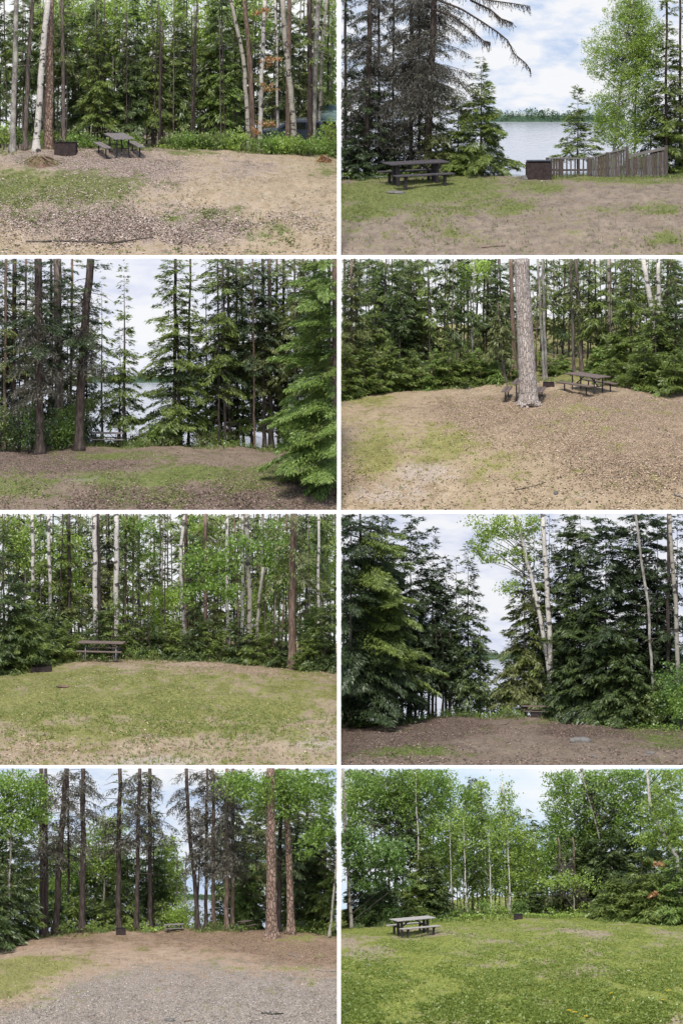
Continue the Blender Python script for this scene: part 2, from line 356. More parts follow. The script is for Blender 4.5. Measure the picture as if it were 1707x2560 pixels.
# ------------------------------------------------------------------ ground masks (patches of grass, litter and gravel that lie on each site)
MASK = {
 A: dict(g=(.03, [(230, 860, 330, 95, .8), (60, 880, 220, 90, .6), (480, 850, 170, 60, .7), (1000, 985, 140, 40, .6), (1250, 1060, 90, 70, .6), (860, 700, 120, 16, .9), (1480, 760, 120, 40, .5), (770, 1000, 60, 30, .5), (900, 655, 200, 14, 1.0)]),
         l=(.12, [(560, 760, 360, 110, 1.0), (250, 950, 360, 110, .9), (250, 720, 300, 40, .8), (900, 1030, 240, 90, .8), (1150, 760, 200, 60, .45), (500, 1060, 300, 90, .6), (1300, 1000, 300, 120, .3)]), s=(0, [])),
 B: dict(g=(.06, [(200, 890, 340, 75, 1.1), (60, 960, 300, 60, .45), (480, 850, 250, 40, .8), (700, 880, 200, 60, .6), (930, 845, 110, 30, .9), (1400, 815, 260, 22, 1.0), (1150, 810, 200, 14, .8), (780, 955, 200, 28, .6), (1280, 950, 200, 25, .55), (1490, 1085, 90, 35, .8), (300, 1040, 300, 60, .25), (1480, 960, 120, 25, .5)]),
         l=(.08, [(500, 920, 200, 60, .3)]), s=(0, [])),
 C: dict(g=(.12, [(880, 985, 140, 28, 1.1), (1060, 1020, 160, 40, 1.0), (620, 1030, 180, 40, .9), (540, 870, 90, 14, .9), (560, 915, 220, 30, .6), (60, 1060, 170, 50, .9), (250, 1010, 200, 40, .5), (1220, 990, 120, 40, .8), (700, 1090, 300, 50, .4), (900, 862, 300, 14, .5)]),
         l=(.30, [(330, 930, 320, 60, 1.0), (1200, 1090, 260, 90, 1.0), (650, 1110, 500, 70, .6), (100, 960, 200, 40, .8)]), s=(0, [(430, 1020, 260, 22, .8)])),
 D: dict(g=(.10, [(120, 650, 220, 26, .8), (250, 840, 240, 110, .55), (480, 870, 140, 60, .5), (170, 960, 110, 70, .9), (700, 930, 250, 90, .45), (820, 700, 260, 60, .25), (1100, 520, 160, 60, .9)]),
         l=(.35, [(900, 700, 500, 60, .9), (1250, 700, 400, 60, .7), (1350, 920, 300, 150, .9), (900, 800, 500, 120, .4), (100, 1040, 160, 70, .5)]), s=(0, [(380, 980, 200, 60, .9), (230, 1090, 260, 60, .7), (1050, 1100, 220, 40, .5)])),
 E: dict(g=(.24, [(300, 800, 420, 70, .7), (400, 880, 500, 60, .9), (1100, 920, 450, 60, .9), (150, 850, 250, 80, .8), (1300, 800, 300, 60, .6), (700, 760, 400, 60, .4), (900, 1000, 500, 50, .6), (250, 1030, 300, 50, .4), (80, 735, 140, 40, .9)]),
         l=(.22, [(1000, 720, 400, 45, .8), (450, 680, 220, 30, .9), (250, 1080, 400, 70, .4), (1300, 745, 250, 20, .8)]), s=(0, [(700, 1150, 300, 40, .9), (1450, 1060, 200, 60, .7), (1150, 755, 100, 40, .5)])),
 F: dict(g=(.03, [(350, 1085, 110, 30, .9), (170, 1110, 120, 30, .6), (480, 1100, 100, 25, .4), (680, 915, 120, 12, 1.0), (1450, 1040, 180, 60, .7), (1220, 1045, 80, 20, .5), (920, 960, 60, 14, .8)]),
         l=(.22, [(560, 970, 180, 50, .8), (150, 1050, 300, 80, 1.0), (1350, 1010, 320, 60, 1.0), (1000, 1000, 120, 40, .6), (430, 1010, 120, 40, .9)]), s=(0, [])),
 G: dict(g=(.02, [(180, 900, 260, 45, 1.0), (50, 960, 180, 60, .9), (80, 1050, 160, 60, .5), (1080, 930, 90, 14, .5), (1420, 990, 60, 40, .7), (720, 1025, 40, 12, .8), (1310, 930, 120, 14, .7), (1400, 790, 140, 25, .7), (700, 742, 200, 10, .9)]),
         l=(.25, [(1150, 780, 350, 60, .9), (1400, 850, 260, 80, 1.0), (250, 800, 280, 40, .6), (800, 790, 400, 40, .4)]), s=(0, [])),
 H: dict(g=(.80, [(200, 1040, 500, 160, .3), (1300, 1080, 400, 150, .3), (900, 700, 600, 25, .4), (860, 745, 120, 14, -.35), (1180, 765, 100, 20, -.55), (1480, 770, 70, 20, -.5), (60, 830, 160, 50, -.6), (290, 980, 120, 22, -.4), (930, 1110, 80, 40, -.6), (1150, 940, 170, 26, -.4), (500, 760, 130, 18, -.3), (590, 930, 120, 30, -.2), (1540, 1150, 60, 40, -.7)]),
         l=(.05, [(60, 800, 200, 30, .5)]), s=(0, [])),
}
def mask_at(P, ch, zx, zy):
    b, es = MASK[P][ch]; v = np.full(np.shape(zx), float(b))
    for cx, cy, rx, ry, a in es: v = v+a*np.exp(-((zx-cx)/rx)**2-((zy-cy)/ry)**2)
    if P is G and ch == 's':                              # the gravel apron at the front
        edge = np.interp(zx, [-600, 0, 200, 400, 600, 800, 1000, 1250, 1540, 2200], [1190, 1125, 1050, 975, 935, 915, 915, 940, 945, 950])
        v = v+1/(1+np.exp(-(zy-edge)/34))
    return np.clip(v, 0, 1)
GCOL = {   # soil a, soil b, grass a, grass b, litter a, litter b, special a, special b
 A: ((.215, .168, .110), (.36, .295, .205), (.085, .10, .034), (.165, .18, .068), (.07, .05, .04), (.36, .295, .25), (.3, .3, .3), (.4, .4, .4)),
 B: ((.130, .105, .082), (.255, .21, .165), (.075, .10, .028), (.17, .18, .068), (.20, .15, .10), (.33, .26, .17), (.3, .3, .3), (.4, .4, .4)),
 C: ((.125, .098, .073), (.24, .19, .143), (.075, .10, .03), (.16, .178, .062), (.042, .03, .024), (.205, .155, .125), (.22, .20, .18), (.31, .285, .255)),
 D: ((.21, .16, .102), (.365, .295, .198), (.145, .145, .048), (.26, .245, .098), (.085, .058, .04), (.35, .27, .19), (.28, .235, .19), (.40, .345, .29)),
 E: ((.20, .158, .11), (.335, .27, .195), (.10, .112, .033), (.21, .208, .075), (.10, .07, .047), (.32, .25, .175), (.25, .215, .18), (.39, .345, .30)),
 F: ((.105, .082, .062), (.205, .165, .128), (.055, .08, .022), (.12, .14, .043), (.033, .024, .019), (.16, .12, .094), (.3, .3, .3), (.4, .4, .4)),  # ground colours darkened to carry the shade over this site
 G: ((.215, .155, .108), (.355, .278, .20), (.125, .13, .042), (.235, .225, .085), (.085, .058, .040), (.285, .205, .138), (.135, .113, .092), (.305, .268, .228)),
 H: ((.19, .158, .108), (.32, .275, .195), (.105, .13, .026), (.22, .245, .064), (.125, .095, .068), (.265, .215, .148), (.3, .3, .3), (.4, .4, .4)),
}
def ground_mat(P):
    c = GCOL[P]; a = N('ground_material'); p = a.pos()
    big = a.noise(p, .55, 3); mid = a.noise(p, 2.2, 4, .6); fine = a.noise(p, 13, 3, .7); fin2 = a.noise(p, 22, 2, .6)
    mk = a.n('Attribute', attribute_name='mask'); sep = a.n('SeparateColor'); a.t.links.new(mk.outputs['Color'], sep.inputs[0])
    soil = a.mix(a.ramp(a.math('ADD', a.math('MULTIPLY', mid, .6), a.math('MULTIPLY', fine, .4)), [(.36, 0.), (.62, 1.)]), c[0], c[1])
    soil = a.mix(a.ramp(fin2, [(.60, 0.), (.70, .45)]), soil, tuple(x*.42 for x in c[0]))
    gr = a.mix(a.ramp(fine, [(.38, 0.), (.62, 1.)]), c[2], c[3])
    li = a.mix(a.ramp(fin2, [(.40, 0.), (.60, 1.)]), c[4], c[5])
    spc = a.mix(a.ramp(fin2, [(.36, 0.), (.64, 1.)]), c[6], c[7])
    def fac(ch, n1, n2, w_=.18):
        n_ = a.math('ADD', a.math('MULTIPLY', n1, .45), a.math('MULTIPLY', n2, .55))
        mr = a.n('MapRange'); a.set(mr.inputs[0], n_); mr.inputs[1].default_value = .33; mr.inputs[2].default_value = .67
        bg_ = a.math('MULTIPLY', a.math('SUBTRACT', big, .5), 1.9 if ch == 0 else 1.1)
        return a.n_fac(a.math('ADD', a.math('ADD', sep.outputs[ch], mr.outputs[0]), bg_), w_)
    def nf(f, w_):
        mr = a.n('MapRange', interpolation_type='SMOOTHSTEP'); a.set(mr.inputs[0], f); mr.inputs[1].default_value = 1.05-w_; mr.inputs[2].default_value = 1.05+w_; return mr.outputs[0]
    a.n_fac = nf
    col = a.mix(fac(1, mid, fin2, .25), soil, li)
    col = a.mix(fac(2, mid, fine, .22), col, spc)
    col = a.mix(fac(0, mid, fine, .25), col, gr)
    mott = a.noise(p, 4.5, 5, .75); patch = a.noise(p, 1.1, 4, .65)
    col = a.mix(a.ramp(mott, [(.50, 0.), (.66, .55)]), col, a.mix(1.0, col, (.50, .47, .43), 'MULTIPLY'))
    col = a.mix(a.ramp(patch, [(.50, 0.), (.68, .45)]), col, a.mix(1.0, col, (.62, .58, .53), 'MULTIPLY'))
    col = a.mix(a.ramp(a.noise(p, 30, 2, .6), [(.58, 0.), (.72, .35)]), col, a.mix(1.0, col, (1.5, 1.45, 1.4), 'MULTIPLY'))
    h = a.math('ADD', a.math('MULTIPLY', fine, .6), a.math('ADD', fin2, a.math('MULTIPLY', mott, .8)))
    return a.done(a.bsdf(col, .95, a.bump(h, .75, .04), spec=.1))
def build_ground(P):
    x0, x1 = [(-300, 847), (847, 2007)][P.c]
    xs = np.linspace((x0-853.5)/P.S, (x1-853.5)/P.S, 115)
    ymax = DT-.45
    ys = np.concatenate([np.linspace(0, P.L+1, 80), np.linspace(P.L+1.4, ymax, 16)])
    X, Yl = np.meshgrid(xs, ys); Z = P.gz(X, Yl)
    Zn = Z+np.random.default_rng(P.seed+70).normal(0, .011, Z.shape)*np.clip(Yl/.3, 0, 1); V = np.stack([X, P.Y0+Yl, Zn], -1); ny, nx = X.shape
    i = np.arange(ny*nx).reshape(ny, nx)
    q = np.stack([i[:-1, :-1], i[:-1, 1:], i[1:, 1:], i[1:, :-1]], -1).reshape(-1, 4)
    me = mesh_np('ground', V.reshape(-1, 3), q.ravel(), np.arange(len(q))*4, np.full(len(q), 4), smooth=True)
    zx, zy = P.zoom(V.reshape(-1, 3)); yy = Yl.ravel()
    g, l, s = (mask_at(P, ch, zx, zy) for ch in 'gls')
    if P is not H:
        far = np.clip((yy-P.L)/1.5, 0, 1); l = l*(1-far)+.8*far; g = g*(1-far)+(.9 if P is D else .35)*far; s = s*(1-far)
    at = me.attributes.new('mask', 'FLOAT_COLOR', 'POINT')
    at.data.foreach_set('color', np.stack([g, l, s, np.ones_like(g)], -1).astype(np.float32).ravel())
    o = obj('ground', me, ground_mat(P)); o['kind'] = 'structure'; o['label'] = 'bare and grassy ground of the '+P.site; o['category'] = 'ground'
    return o
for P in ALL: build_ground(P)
# earth under the terraces, the base land, white kerbs and posts, painted-sky walls
base_z = float(A.gz(0, 0))*0+float(ray_at(853, 2562, y_front(3))[2])-2.0
mb = MB().add([(-3000, -3000, base_z), (3000, -3000, base_z), (3000, 3000, base_z), (-3000, 3000, base_z)], [[0, 1, 2, 3]])
o = mb.build('land', 'earth_bank'); o['kind'] = 'structure'
W = 30.0
for r in range(4):
    top, bot = row_px(r); Y = y_front(r); zf = float(ray_at(853, bot, Y)[2])
    zl = min(float(p.gz(np.linspace(-16, 16, 30), np.full(30, q)).min()) for p in ALL if p.r == r for q in (4, 10, 20, 30))
    lo = min(zf, zl)-.6
    mb = MB().box((0, Y+DT/2+.1, (lo+base_z)/2), (W+5, DT-.6, lo-base_z)); o = mb.build('terrace_earth', 'earth_bank'); o['kind'] = 'structure'
    mb = MB().box((0, Y-.03, (zf-.35+lo)/2-.05), (W+5, .1, zf-.35-lo+.2)); o = mb.build('terrace_front', 'earth_bank'); o['kind'] = 'structure'
    if r < 3:
        zb = float(ray_at(853, bot+9, Y-.25)[2])
        o = MB().box((0, Y-.12, (zf+zb)/2), (W+4, .26, zf-zb)).build('white_kerb', 'paint_white', bevel=.008)
        tag(o, f'long white kerb edging the front of the {ROWN[r]} tier of campsites', 'kerb')
    zt = float(ray_at(853, top-(8 if r else 40), Y)[2])
    xw = 9.6/((FPX)/((Y-CAM[1])*ct+CAM[2]*st))
    cxp = float(ray_at(847.2, bot, Y)[0])
    o = MB().box((cxp, Y-.10, (zf-.3+zt)/2), (xw, .2, zt-zf+.3)).build('white_post', 'paint_white')
    tag(o, f'tall thin white post between the two {ROWN[r]} row campsites', 'post')
for P, sm in ((A, 'sky_w'), (B, 'sky_b'), (C, 'sky_c'), (D, 'sky_w'), (E, 'sky_w'), (F, 'sky_f'), (G, 'sky_g'), (H, 'sky_h')):
    Y = P.Y0+DT-.36
    xa, xb = sorted(((-1, 1)[P.c]*W/2, float(ray_at(847.2, 0, Y)[0])))
    zt = float(ray_at(853, P.top-1.5 if P.r else -60, Y)[2]); zb = float(P.gz(0, DT-2))-1.5
    if P.lake: zb = min(zb, P.zw-.5)
    o = MB().box(((xa+xb)/2, Y, (zt+zb)/2), (xb-xa, .06, zt-zb)).build('sky', sm); o['kind'] = 'structure'
    if P.lake:
        o = MB().add([(xa, P.Y0+P.L+.3, P.zw), (xb, P.Y0+P.L+.3, P.zw), (xb, P.Y0+DT-.4, P.zw), (xa, P.Y0+DT-.4, P.zw)], [[0, 1, 2, 3]]).build('lake_water', 'water')
        o['kind'] = 'structure'

# ------------------------------------------------------------------ foliage builders
def rhomb(C_, D_, S_, l, w_):
    D_ = D_/(np.linalg.norm(D_, axis=1)[:, None]+1e-9); S_ = S_/(np.linalg.norm(S_, axis=1)[:, None]+1e-9)
    l = np.asarray(l)[:, None]; w_ = np.asarray(w_)[:, None]
    return np.stack([C_, C_+D_*l*.45+S_*w_*.5, C_+D_*l, C_+D_*l*.45-S_*w_*.5], 1)
def spike(C_, D_, S_, l, w_):                            # needle sprays: one pointed triangle each
    D_ = D_/(np.linalg.norm(D_, axis=1)[:, None]+1e-9); S_ = S_/(np.linalg.norm(S_, axis=1)[:, None]+1e-9)
    l = np.asarray(l)[:, None]; w_ = np.asarray(w_)[:, None]
    return np.stack([C_-S_*w_*.5, C_+S_*w_*.5, C_+D_*l], 1)
def mesh_poly(name, Q, at=None): return mesh_quads(name, Q, at) if Q.shape[1] == 4 else mesh_tris(name, Q, at)
def axis_at(pts, z):                                      # point on a trunk polyline at height z
    return np.stack([np.interp(z, pts[:, 2], pts[:, 0]), np.interp(z, pts[:, 2], pts[:, 1]), z], -1)
DK = 2.5
def boughs(P, rng, pts, zlo, zap, R0, nb, dens, size=.13, up=.12, droop=.30, power=.85, side=1.0, azr=None, fill=.06, tb=1.4, wood=True, wf=.35):
    """conifer boughs: returns rhomb quads, per-face attributes, and the bough paths"""
    H = zap-zlo; nw = max(4, int(H/.24))
    t = (1-(1-rng.random(nb)*.999)**(1/tb))+rng.normal(0, .3, nb)/nw; t[:max(3, nb//14)] = rng.uniform(.86, .99, max(3, nb//14)); t = np.clip(t, 0, .995)
    Rb = R0*np.maximum(1-t, .0)**power*(.30+.85*rng.random(nb))+.09
    az = rng.uniform(0, 6.283, nb) if azr is None else rng.uniform(azr[0], azr[1], nb)
    st0 = axis_at(pts, zlo+H*t)
    rad = np.stack([np.cos(az), np.sin(az), 0*az], -1); tan = np.stack([-np.sin(az), np.cos(az), 0*az], -1)
    upb = up*(.4+1.2*t)+rng.normal(0, .06, nb); drb = droop*(1.1-t*.8)+rng.normal(0, .10, nb)
    # drop boughs out of view
    vis = P.keep(st0+rad*Rb[:, None]*.6) | P.keep(st0+rad*Rb[:, None]) | P.keep(st0)
    st0, rad, tan, Rb, upb, drb = (a[vis] for a in (st0, rad, tan, Rb, upb, drb))
    if not len(Rb): return None
    cnt = np.maximum(5, (DK*dens*Rb*(.25+Rb*.55)).astype(int)); idx = np.repeat(np.arange(len(Rb)), cnt); n = len(idx)
    s = fill+(1-fill)*rng.random(n)**.8; q = rng.uniform(-1, 1, n)
    # gather onto side twigs so that each bough reads as a spray
    tw = np.round(s*(5+Rb[idx]*7))/(5+Rb[idx]*7); s = np.clip(tw*.8+s*.2, fill, 1)
    wv = Rb[idx]*.40*side*(1.06-s)*np.minimum(1, s*4)+.03
    r_ = rad[idx]; t_ = tan[idx]; Rr = Rb[idx]
    sq = s-.0+np.abs(q)*.22*(1-s)                           # twigs sweep forward
    Cc = st0[idx]+r_*(Rr*sq)[:, None]+t_*(q*wv)[:, None]
    Cc[:, 2] += upb[idx]*Rr*s-drb[idx]*Rr*s*s-.42*np.abs(q)*wv*(.4+1.2*rng.random(n))
    roll = rng.normal(0, .38, len(Rb)); Cc[:, 2] += q*wv*roll[idx]
    Cc += rng.normal(0, .028, (n, 3))
    Dd = r_*(.55+.45*rng.random(n))[:, None]+t_*(np.sign(q)*(.25+.55*np.abs(q)))[:, None]
    Dd[:, 2] += upb[idx]-2*drb[idx]*s-.15+rng.normal(0, .16, n)
    Ss = np.cross(Dd, np.array([0, 0, 1.])+rng.normal(0, .45, (n, 3)))
    sz = size*(.6+.8*rng.random(n))
    Q = spike(Cc, Dd, Ss, sz, sz*wf)
    k = P.keep(Q[:, 0]) & P.keep(Q[:, 2])
    tip = np.clip(.55*s+.45*np.abs(q), 0, 1)
    paths = []
    for i in range(len(Rb) if wood else 0):
        ss = np.array([0, .5, .95]); p = st0[i]+rad[i]*(Rb[i]*ss)[:, None]; p[:, 2] += upb[i]*Rb[i]*ss-drb[i]*Rb[i]*ss*ss
        if i % 3 == 0 and P.keep(p).all(): paths.append((p, .008+.012*Rb[i]))
    return Q[k], dict(rv=rng.random(n)[k], tip=(tip*(.5+.5*rng.random(n)))[k]), paths
def lichen_twigs(P, rng, pts, zlo, zap, R0, nb, dens, power=.5, droop=.45, azr=None):
    H = zap-zlo; t = rng.random(nb)
    Rb = R0*np.maximum(1-t, .05)**power*(.4+.75*rng.random(nb)); az = rng.uniform(*(azr or (0, 6.283)), nb)
    st0 = axis_at(pts, zlo+H*t); rad = np.stack([np.cos(az), np.sin(az), 0*az], -1)
    vis = P.keep(st0+rad*Rb[:, None]*.6); st0, rad, Rb = st0[vis], rad[vis], Rb[vis]
    if not len(Rb): return None
    cnt = np.maximum(5, (2.0*dens*Rb).astype(int)); idx = np.repeat(np.arange(len(Rb)), cnt); n = len(idx)
    s = .15+.85*rng.random(n); q = rng.normal(0, .16, n)*Rb[idx]
    tan = np.stack([-rad[:, 1], rad[:, 0], 0*Rb], -1)
    dr = droop*(.6+.8*rng.random(len(Rb)))
    Cc = st0[idx]+rad[idx]*(Rb[idx]*s)[:, None]+tan[idx]*q[:, None]
    Cc[:, 2] += .05*Rb[idx]*s-dr[idx]*Rb[idx]*s*s-np.abs(q)*.3-.15*rng.random(n)**2
    Dd = rad[idx]*rng.normal(.3, .5, n)[:, None]+tan[idx]*rng.normal(0, .6, n)[:, None]; Dd[:, 2] -= rng.random(n)*1.4
    Ss = rng.normal(0, 1, (n, 3)); l = .07+.17*rng.random(n)**2; Q = spike(Cc, Dd, np.cross(Dd, Ss), l*1.15, .014+.026*rng.random(n))
    k = P.keep(Q[:, 0]) & P.keep(Q[:, 2]); paths = []
    for i in range(len(Rb)):
        ss = np.array([0, .35, .7, 1.]); p = st0[i]+rad[i]*(Rb[i]*ss)[:, None]; p[:, 2] += .05*Rb[i]*ss-dr[i]*Rb[i]*ss*ss
        p += rng.normal(0, .02, p.shape)*ss[:, None]
        if P.keep(p).all(): paths.append((p, .007+.009*Rb[i]))
    return Q[k], dict(rv=rng.random(n)[k], tip=0*s[k]), paths
def leaves(P, rng, clumps, size=.085, dens=900, pts=None, spread=.17, squash=1.0):
    """broadleaf crown from clumps (centre xyz, rx, ry, rz): sprays of leaves around twig ends"""
    Qs, rv, paths = [], [], []
    for c, rx, ry, rz in clumps:
        area = 3.14*rx*rz; n = int(dens*area*2.0); m = max(6, int(n/26))
        d = rng.normal(0, 1, (m, 3)); d /= np.linalg.norm(d, axis=1)[:, None]; d *= (rng.random(m)**.45)[:, None]
        ctr = c+d*np.array([rx, ry, rz]); ctr += rng.normal(0, .06, ctr.shape)
        per = rng.integers(12, 42, m); idx = np.repeat(np.arange(m), per); k = len(idx)
        sp = .85*spread*(.5+.9*rng.random(m))[idx]
        Cc = ctr[idx]+rng.normal(0, 1, (k, 3))*sp[:, None]*np.array([1, 1, .7])
        Dd = rng.normal(0, 1, (k, 3)); Dd[:, 2] -= .45
        Nn = rng.normal(0, .7, (k, 3)); Nn[:, 2] += .55; Nn[:, 1] -= .35
        Ss = np.cross(Dd, Nn); sz = .78*size*(.5+.8*rng.random(k))
        Qs.append(spike(Cc, Dd, Ss, sz, sz*.85)); rv.append(np.clip(rng.random(k)*.7+.3*rng.random(m)[idx], 0, 1))
        if pts is not None:
            for j in range(0, m, 6):
                zz = min(ctr[j, 2]-.15-.5*abs(ctr[j, 0]-np.interp(ctr[j, 2], pts[:, 2], pts[:, 0])), pts[-1, 2]); zz = max(zz, pts[0, 2]+.2)
                a = axis_at(pts, np.array([zz]))[0]; mid = a*.45+ctr[j]*.55+np.array([0, 0, .10*np.linalg.norm(a-ctr[j])])+rng.normal(0, .10, 3)
                p = np.stack([a, mid, ctr[j]])
                if P.keep(p).all(): paths.append((p, .008+.006*np.linalg.norm(a-ctr[j])))
    Q = np.concatenate(Qs); rv = np.concatenate(rv); k = P.keep(Q[:, 0]) & P.keep(Q[:, 2])
    return Q[k], dict(rv=rv[k], tip=0*rv[k]), paths
def branch_mesh(paths, name, base):
    parts = []
    for p, r in paths:
        rr = np.linspace(1, .25, len(p))*r; parts.append(tube_vf(p-base, rr, 3, cap=False))
    return joinparts(parts, name)

def trunk_mesh(P, rng, pts, r0, r1, base, n=9, flare=1.5, wob=.012, rough=.0, seg=14):
    z = np.linspace(0, 1, seg)**1.5; tt = np.linspace(0, 1, len(pts))
    cum = np.concatenate([[0], np.cumsum(np.linalg.norm(np.diff(pts, axis=0), axis=1))]); L = cum[-1]; cum /= L
    p = np.stack([np.interp(z, cum, pts[:, i]) for i in range(3)], -1)
    p[1:-1] += rng.normal(0, wob, (seg-2, 3))*np.array([1, 1, 0])
    rr = r0+(r1-r0)*z; rr = rr*(1+(flare-1)*1.25*np.exp(-z*L/.24))
    V, F = tube_vf(p, rr, n)
    if rough: 
        ax = np.repeat(p, n, 0); V = ax+(V-ax)*(1+rng.normal(0, rough, (len(V), 1)))
    # root flutes
    th = np.tile(np.arange(n)*6.283/n, seg); zz = np.repeat(z, n)*L
    ax = np.repeat(p, n, 0); V = ax+(V-ax)*(1+.22*np.maximum(0, np.sin(th*3+rng.random()*6))*np.exp(-zz/.16))[:, None]
    V[:n, 2] -= .12
    return joinparts([(V-base, F)], 'trunk'), p

def tree(P, pts, w0, w1=None, y=None, zy=None, bark='bark_spruce', fol=(), dead=0, dlo=None, dlen=.6, desc='', cat='tree', group=None, name='spruce_tree', flare=1.5, n=9, wob=.012, bottom=None, rough=0.0, seg=14):
    """pts: zoom-pixel polyline base -> top seen in the photograph; the base is set on the ground"""
    rng = P.rng(); w1 = w1 if w1 is not None else w0*.7
    if (P.c == 0 and pts[0][0] > 1530) or (P.c == 1 and pts[0][0] < 18): return None
    base = P.ground_at(pts[0][0], zy if zy is not None else (None if y is not None else pts[0][1]), y); yl = base[1]-P.Y0
    ztop = 17 if P.r else -40
    W_ = [base]
    for (zx, zz) in pts[1:]:
        zz_ = max(zz, ztop); q = P.pt(zx, zz_, yl); 
        if q[2] > W_[-1][2]+.05: W_.append(q)
    if len(W_) < 2: W_.append(base+np.array([0, 0, .6])); print('SHORT', desc, pts, P.zoom(base))
    pw = np.array(W_); r0 = P.m(w0)/2; r1 = P.m(w1)/2
    root = empty(name, base)
    me, axis = trunk_mesh(P, rng, pw, r0, r1, base, n, flare, wob, rough, seg); obj('trunk', me, bark, root)
    # axis used for boughs may continue out of view
    full = np.vstack([pw, pw[-1]+(pw[-1]-pw[-2])/max(1e-6, (pw[-1]-pw[-2])[2])*12.0])
    paths = []; 
    for f in fol:
        kind = f[0]
        if kind in ('fir', 'lichen'):
            kw = dict(f[6]) if len(f) > 6 else {}
            mat = f[5]; hw = P.m(f[1]); zlo = float(P.pt(pts[0][0], f[2], yl)[2]); zap = float(P.pt(pts[0][0], f[3], yl)[2])
            zlo = max(zlo, base[2]+.08)
            fn = boughs if kind == 'fir' else lichen_twigs
            res = fn(P, rng, full, zlo, zap, hw, f[4][0], f[4][1], **kw)
            nm = 'crown' if kind == 'fir' else 'lichen_twigs'
        else:
            mat = f[2]; kw = dict(f[3]) if len(f) > 3 else {}
            cl = [(P.pt(cx, cy, yl+kw.get('dy', 0)), P.m(rx), P.m(rx)*kw.get('depth', .8), P.m(ry)) for cx, cy, rx, ry in f[1]]
            res = leaves(P, rng, cl, kw.get('size', .085), kw.get('dens', 900), full, kw.get('spread', .17)); nm = 'crown'
        if res is None or not len(res[0]): continue
        Q, at, pa = res
        oo = obj(nm, mesh_poly(nm, Q-base, at), mat, root); paths += pa
        if nm == 'lichen_twigs': oo['kind'] = 'stuff'
    if dead:
        z0, z1 = axis[:, 2].min(), axis[:, 2].max(); lo = float(P.pt(0, dlo[0], yl)[2]) if dlo else z0+.6; hi = float(P.pt(0, dlo[1], yl)[2]) if dlo else z1
        for i in range(dead):
            zz = rng.uniform(lo, min(hi, z1)); a = axis_at(axis, np.array([zz]))[0]; az = rng.uniform(0, 6.283); l = dlen*(.3+.9*rng.random())
            d = np.array([math.cos(az), math.sin(az), 0]); ss = np.array([0, .5, 1.])
            p = a+d*(l*ss)[:, None]; p[:, 2] += .12*l*ss-.5*l*ss*ss*rng.random(); p += rng.normal(0, .025, p.shape)*ss[:, None]
            if P.keep(p).all():
                paths.append((p, .008+.008*l))
                for _ in range(2):
                    b = p[1]; d2 = d*rng.random()*.3+rng.normal(0, .5, 3)*np.array([1, 1, .4]); d2[2] -= .25
                    p2 = np.stack([b, b+d2*l*.55+np.array([0, 0, -.04])])
                    if P.keep(p2).all(): paths.append((p2, .006))
    if paths: obj('branches', branch_mesh(paths, 'branches', base), 'twig' if bark != 'bark_grey' else 'deadwood', root)['kind'] = 'stuff'
    P.reg_(root, desc, cat, group, pts[0][0])
    return root
def shrub(P, zx, y=None, zy=None, h=60, hw=50, mat='shrub_leaf', desc='', dens=800, size=.09, group=None, name='shrub', spread=.13):
    rng = P.rng(); base = P.ground_at(zx, zy, y); H = P.m(h); Wd = P.m(hw)
    root = empty(name, base); c = base+np.array([0, 0, H*.55])
    top = np.array([base, base+np.array([0, 0, H*.9])])
    Q, at, pa = leaves(P, rng, [(c, Wd, Wd*.7, H*.5)], size, dens, top, spread)
    k = Q[:, :, 2].min(1) > P.gz(Q[:, 0, 0], Q[:, 0, 1]-P.Y0)+.01
    obj('foliage', mesh_poly('foliage', Q[k]-base, {a: b[k] for a, b in at.items()}), mat, root)
    st_ = [tube_vf(np.array([[0, 0, -.05], [rng.normal(0, .05), rng.normal(0, .05), H*.4], [rng.normal(0, Wd*.4), rng.normal(0, Wd*.3), H*.85]]), np.array([.014, .01, .005]), 4) for _ in range(4)]
    obj('stem', joinparts(st_, 'stem'), 'twig', root)
    P.reg_(root, desc, 'shrub', group, zx)
def young_fir(P, zx, apex, hw, y=None, zy=None, mat='fir', desc='young fir', nb=None, dens=75, group=None, lo=None, size=.135, lean=0, w=7, **kw):
    base = P.ground_at(zx, zy, y); bz = float(P.zoom(base)[1]); h = bz-apex
    nb = nb or int(26+P.m(h)*22)
    return tree(P, [(zx, bz), (zx+lean, apex+10+.07*h)], w, 1.0, y=base[1]-P.Y0, bark='bark_spruce', n=5, seg=6,
                fol=[('fir', hw, (lo if lo is not None else bz-8), apex, (nb, dens), mat, dict(size=size, **kw))], desc=desc, name='fir_tree', group=group)
